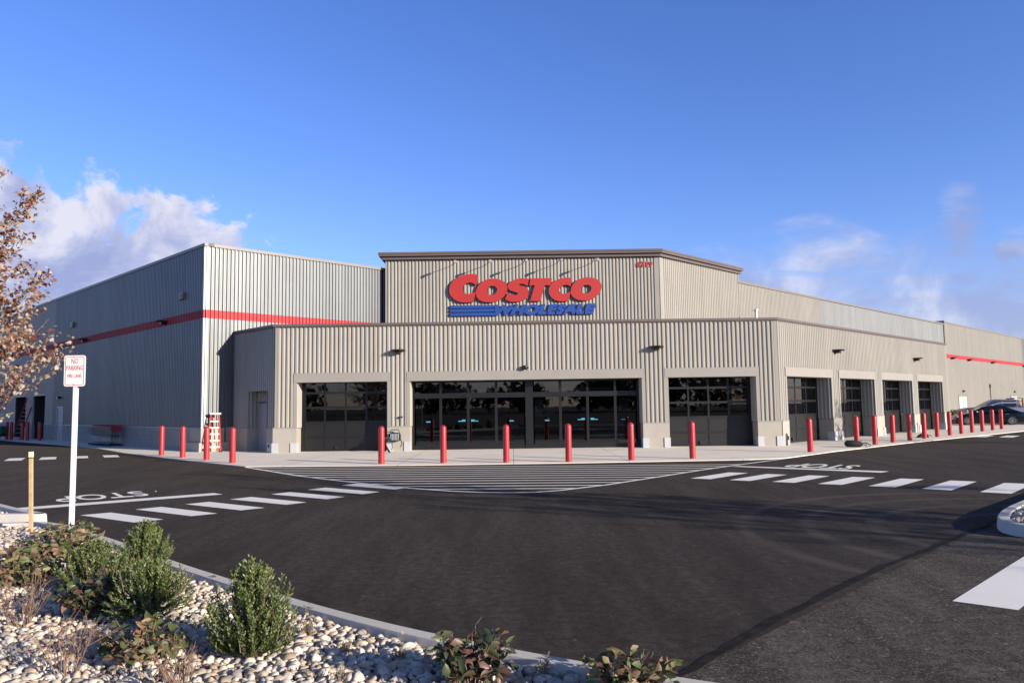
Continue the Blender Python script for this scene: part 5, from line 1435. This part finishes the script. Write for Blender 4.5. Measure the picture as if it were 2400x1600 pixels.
def twigs(name, base, h, r, seed, label, n_=16, lv=10):
    rs = np.random.RandomState(seed); B = np.array(base)
    root = empty(name, base, label, 'plant', 'bare twiggy shrubs in the near bed')
    st = MB(); pts = []
    def br(p, d, L, rad, dep):
        q = p + d * L; m_ = (p + q) / 2 + rs.normal(0, 0.05, 3) * L
        st.tube([tuple(p), tuple(m_), tuple(q)], [rad, rad * 0.8, rad * 0.6], 4, False)
        pts.append(q)
        if dep:
            for _ in range(rs.randint(2, 4)):
                dd = norm((d + rs.normal(0, 0.35, 3))[None])[0]; dd[2] = abs(dd[2])
                br(p + (q - p) * rs.uniform(0.4, 1.0), dd, L * rs.uniform(0.5, 0.8), rad * 0.6, dep - 1)
    for _ in range(n_):
        a = rs.uniform(0, 6.28); d = norm(np.array([[math.cos(a) * r / h * rs.rand(), math.sin(a) * r / h * rs.rand(), 1.0]]))[0]
        br(B + np.array([0.04 * math.cos(a), 0.04 * math.sin(a), 0]), d, h * rs.uniform(0.35, 0.6), 0.0045, 2)
    st.build('twigs', M['twig'], root)
    pts = np.array(pts); sel = pts[rs.choice(len(pts), min(len(pts), lv * 6))]
    nb = NB(); leaves(nb, sel, norm(rs.normal(size=(len(sel), 3))), 0.03 * rs.uniform(0.5, 1.1, len(sel)), 0.5, np.clip(rs.beta(3, 1.6, len(sel)), 0, 1), curl=0.6, rs=rs)
    nb.build('dry_leaves', M['oakleaf'], root)
twigs('twiggy_shrub', (-3.95, 6.35, 0.07), 0.45, 0.30, 51, 'bare brown twiggy shrub at the left frame edge', 18)
twigs('twiggy_shrub', (-2.92, 5.15, 0.07), 0.48, 0.24, 52, 'tall bare twigs rising before the maroon plant', 13)
twigs('twiggy_shrub', (-2.05, 4.85, 0.07), 0.38, 0.28, 53, 'bare spreading twigs left of the foot of the largest shrub', 16)
def tuft(base, h, r, seed, label, n_=110):
    rs = np.random.RandomState(seed); B = np.array(base)
    root = empty('sage_tuft', base, label, 'plant', 'small grey-green tufts between the stones')
    st = MB(); nb = NB()
    for _ in range(18):
        a = rs.uniform(0, 6.28); tip = B + np.array([r * rs.rand() * math.cos(a), r * rs.rand() * math.sin(a), h * rs.uniform(.5, 1)])
        st.tube([tuple(B), tuple((B + tip) / 2 + np.array([0, 0, .01])), tuple(tip)], 0.002, 3, False)
        k = n_ // 18; t = np.linspace(.3, 1, k); p = B + (tip - B) * t[:, None]
        leaves(nb, p, norm(rs.normal(size=(k, 3)) + np.array([0, 0, .6])), 0.022 * rs.uniform(.6, 1.2, k), 0.4, np.clip(rs.beta(1.5, 1.5, k), 0, 1), rs=rs)
    st.build('stems', M['twig'], root); nb.build('foliage', M['sage'], root)
for i, (x, y, h, r, l) in enumerate([(-1.56, 5.98, 0.14, 0.09, 'grey-green tuft nearest the kerb right of the largest shrub'), (-1.18, 5.50, 0.13, 0.10, 'wide grey-green tuft among the stones at bottom centre left'), (-0.78, 5.42, 0.10, 0.07, 'small round green tuft between the wide tuft and the dark plant'),
                                   (0.18, 5.02, 0.17, 0.09, 'grey tuft with dry seed heads between the two rightmost broad-leaved plants'), (-1.10, 4.95, 0.15, 0.08, 'tall thin green tuft at the bottom edge'), (-3.2, 7.62, 0.17, 0.10, 'brownish tuft beside the kerb between two evergreen shrubs'), (-1.72, 6.55, 0.10, 0.07, 'tiny tuft behind the largest shrub')]):
    tuft((x, y, 0.075), h, r, 60 + i, l)
fs = broadleaf('low_shrub', (37.9, 66.0, 0.0), 1.05, 1.0, 77, 'low green shrub by the far wall left of the sedan nose', M['holly'], 90, 0.17, 14, group=None)
sheet('planting_bed', [(35.5, 64.2), (46, 73), (52, 80), (50, 81), (38, 70), (34, 66)], 0.01, M['kerb'], 'pale stone strip along the far wall')

# ------------------------------------------------------------------ trees
def young_tree(name, base, H, r, seed, label, nleaf, cb, leafsz=0.085, lean=(0, 0), bare=0.25, profile=None, mat='maple', group=None):
    rs = np.random.RandomState(seed); B = np.array(base, float)
    root = empty(name, base, label, 'tree', group)
    tr = MB(); tips = []
    top = B + np.array([lean[0], lean[1], H])
    tr.tube([tuple(B), tuple(B * .6 + top * .4 + np.array([.03, .02, 0])), tuple(top)], [0.045 * H / 6, 0.032 * H / 6, 0.006], 8)
    nb_ = 46
    for i in range(nb_):
        t = cb + (0.97 - cb) * (i / (nb_ - 1)); p = B + (top - B) * t
        a = i * 2.399 + rs.uniform(-.4, .4)
        tt = (t - cb) / (1 - cb)
        L = r * (1.08 - 0.80 * tt) * rs.uniform(0.70, 1.12)
        up = 0.55 + 0.8 * tt
        e = p + np.array([math.cos(a) * L, math.sin(a) * L, L * up])
        m_ = (p + e) / 2 + np.array([math.cos(a) * L * .12, math.sin(a) * L * .12, -L * .08])
        tr.tube([tuple(p), tuple(m_), tuple(e)], [0.014, 0.009, 0.003], 5, False)
        for _ in range(rs.randint(7, 11)):
            s_ = rs.uniform(0.2, 1.0); q = p + (e - p) * s_
            d = norm(((e - p) / max(L, .1) + rs.normal(0, .55, 3))[None])[0]; d[2] = abs(d[2]) * .8 + .1
            l2 = L * rs.uniform(0.22, 0.45); q2 = q + d * l2
            tr.tube([tuple(q), tuple((q + q2) / 2 + rs.normal(0, .02, 3)), tuple(q2)], [0.006, 0.004, 0.0018], 4, False)
            tips.append((q, q2, tt))
    tr.build('trunk', M['bark'], root)
    nb = NB(); P = []; D = []
    wt = np.array([(1.0 if tt < 0.62 else bare) for _, _, tt in tips]); wt /= wt.sum()
    for j in rs.choice(len(tips), nleaf // 2, p=wt):
        q, q2, tt = tips[j]
        for _ in range(2):
            P.append(q + (q2 - q) * rs.uniform(0.1, 1.1) + rs.normal(0, 0.06, 3))
            D.append(np.array([rs.normal(0, .6), rs.normal(0, .6), rs.uniform(-1.1, 0.25)]))
    P = np.array(P); D = np.array(D)
    leaves(nb, P, D, leafsz * rs.uniform(0.6, 1.15, len(P)), 1.0, np.clip(rs.beta(1.7, 1.0, len(P)) - 0.40 * np.clip((P[:, 2] - B[2]) / H - 0.55, 0, 1), 0, 1), MAPLE_V, MAPLE_F, 0.7, rs)
    nb.build('crown', M[mat], root)
    return root
young_tree('maple_tree', (-9.35, 12.75, 0.05), 6.1, 1.72, 91, 'young autumn maple with tan and red leaves at the left edge', 9500, 0.22, 0.072, bare=0.05)
offg = 'autumn trees in the parking lot to the right'
for i, (x, y, h, l) in enumerate([(20.5, 0.0, 8.2, 'young tree on the lot right of the camera'), (14.5, 6.2, 7.4, 'young tree on the lot before the right island'), (17.0, 4.5, 5.2, 'small young tree near the right island'), (26.2, 28.2, 5.0, 'small young tree beside the side road')]):
    young_tree('lot_tree', (x, y, 0), h, 1.5, 100 + i, l, 850, 0.3, 0.11, group=offg)
def lamp_post(x, y, h, l):
    r = empty('lot_lamp', (x, y, 0), l, 'lamp post', 'parking lot lamp posts')
    q = MB(); q.lathe((x, y, 0), [(0.3, 0), (0.3, 0.75)], 18); part(q, 'base', M['kerb'], r)
    q = MB(); q.tube([(x, y, 0.75), (x, y, h)], [0.085, 0.06], 10); part(q, 'pole', M['black_tin'], r)
    q = MB(); q.wbox(x - 0.75, x + 0.75, y - 0.18, y + 0.18, h, h + 0.09); part(q, 'lamp_head', M['black_tin'], r)
lamp_post(37.5, -3.6, 9.0, 'tall lamp post in the lot right of the camera'); lamp_post(44.0, -14.0, 9.0, 'farther lamp post in the lot right of the camera')
# wood behind the camera, seen only in the glass
nb = NB(); rs = np.random.RandomState(5)
for i in range(95):
    a = math.radians(rs.uniform(150, 345)); d = rs.uniform(120, 165); c = np.array([d * math.cos(a), d * math.sin(a), 0]); h = rs.uniform(6, 11)
    k = 170; p = c + np.stack([rs.normal(0, 2.4, k), rs.normal(0, 2.4, k), h * (0.12 + 0.88 * rs.beta(1.8, 1.6, k))], 1)
    leaves(nb, p, norm(rs.normal(size=(k, 3))), rs.uniform(1.0, 2.2, k), 0.8, rs.beta(1.3, 1.6, k), rs=rs)
o = nb.build('far_wood', M['woods']); tag(o, 'dark wood across the lot behind the camera', 'wood', None, 'stuff')

# dry leaves blown about the bed and the road
nb = NB(); rs = np.random.RandomState(8)
k = 74
lx = np.concatenate([rs.uniform(-8, 1.0, 64), rs.uniform(-9, 6, 10)]); ly = np.concatenate([rs.uniform(4.2, 11.5, 64), rs.uniform(11, 23, 10)])
sel = (lx + ly < 6.0) | (np.arange(k) >= 64); lx, ly = lx[sel], ly[sel]; k = len(lx)
zz = np.where(inside(lx, ly, KI1 + [(14, -4), (-30, -4)]), 0.115, np.where(inside(lx, ly, KO + [(14, -4), (-30, -4)]), 0.165, 0.02))
leaves(nb, np.stack([lx, ly, zz], 1), norm(np.stack([rs.normal(size=k), rs.normal(size=k), rs.uniform(-0.15, 0.15, k)], 1)), 0.05 * rs.uniform(.5, 1.1, k), 1.0, rs.beta(1.2, 1.6, k), MAPLE_V, MAPLE_F, 0.6, rs)
o = nb.build('fallen_leaves', M['maple']); tag(o, 'dry leaves scattered over the stones and the road', 'leaves', None, 'stuff')
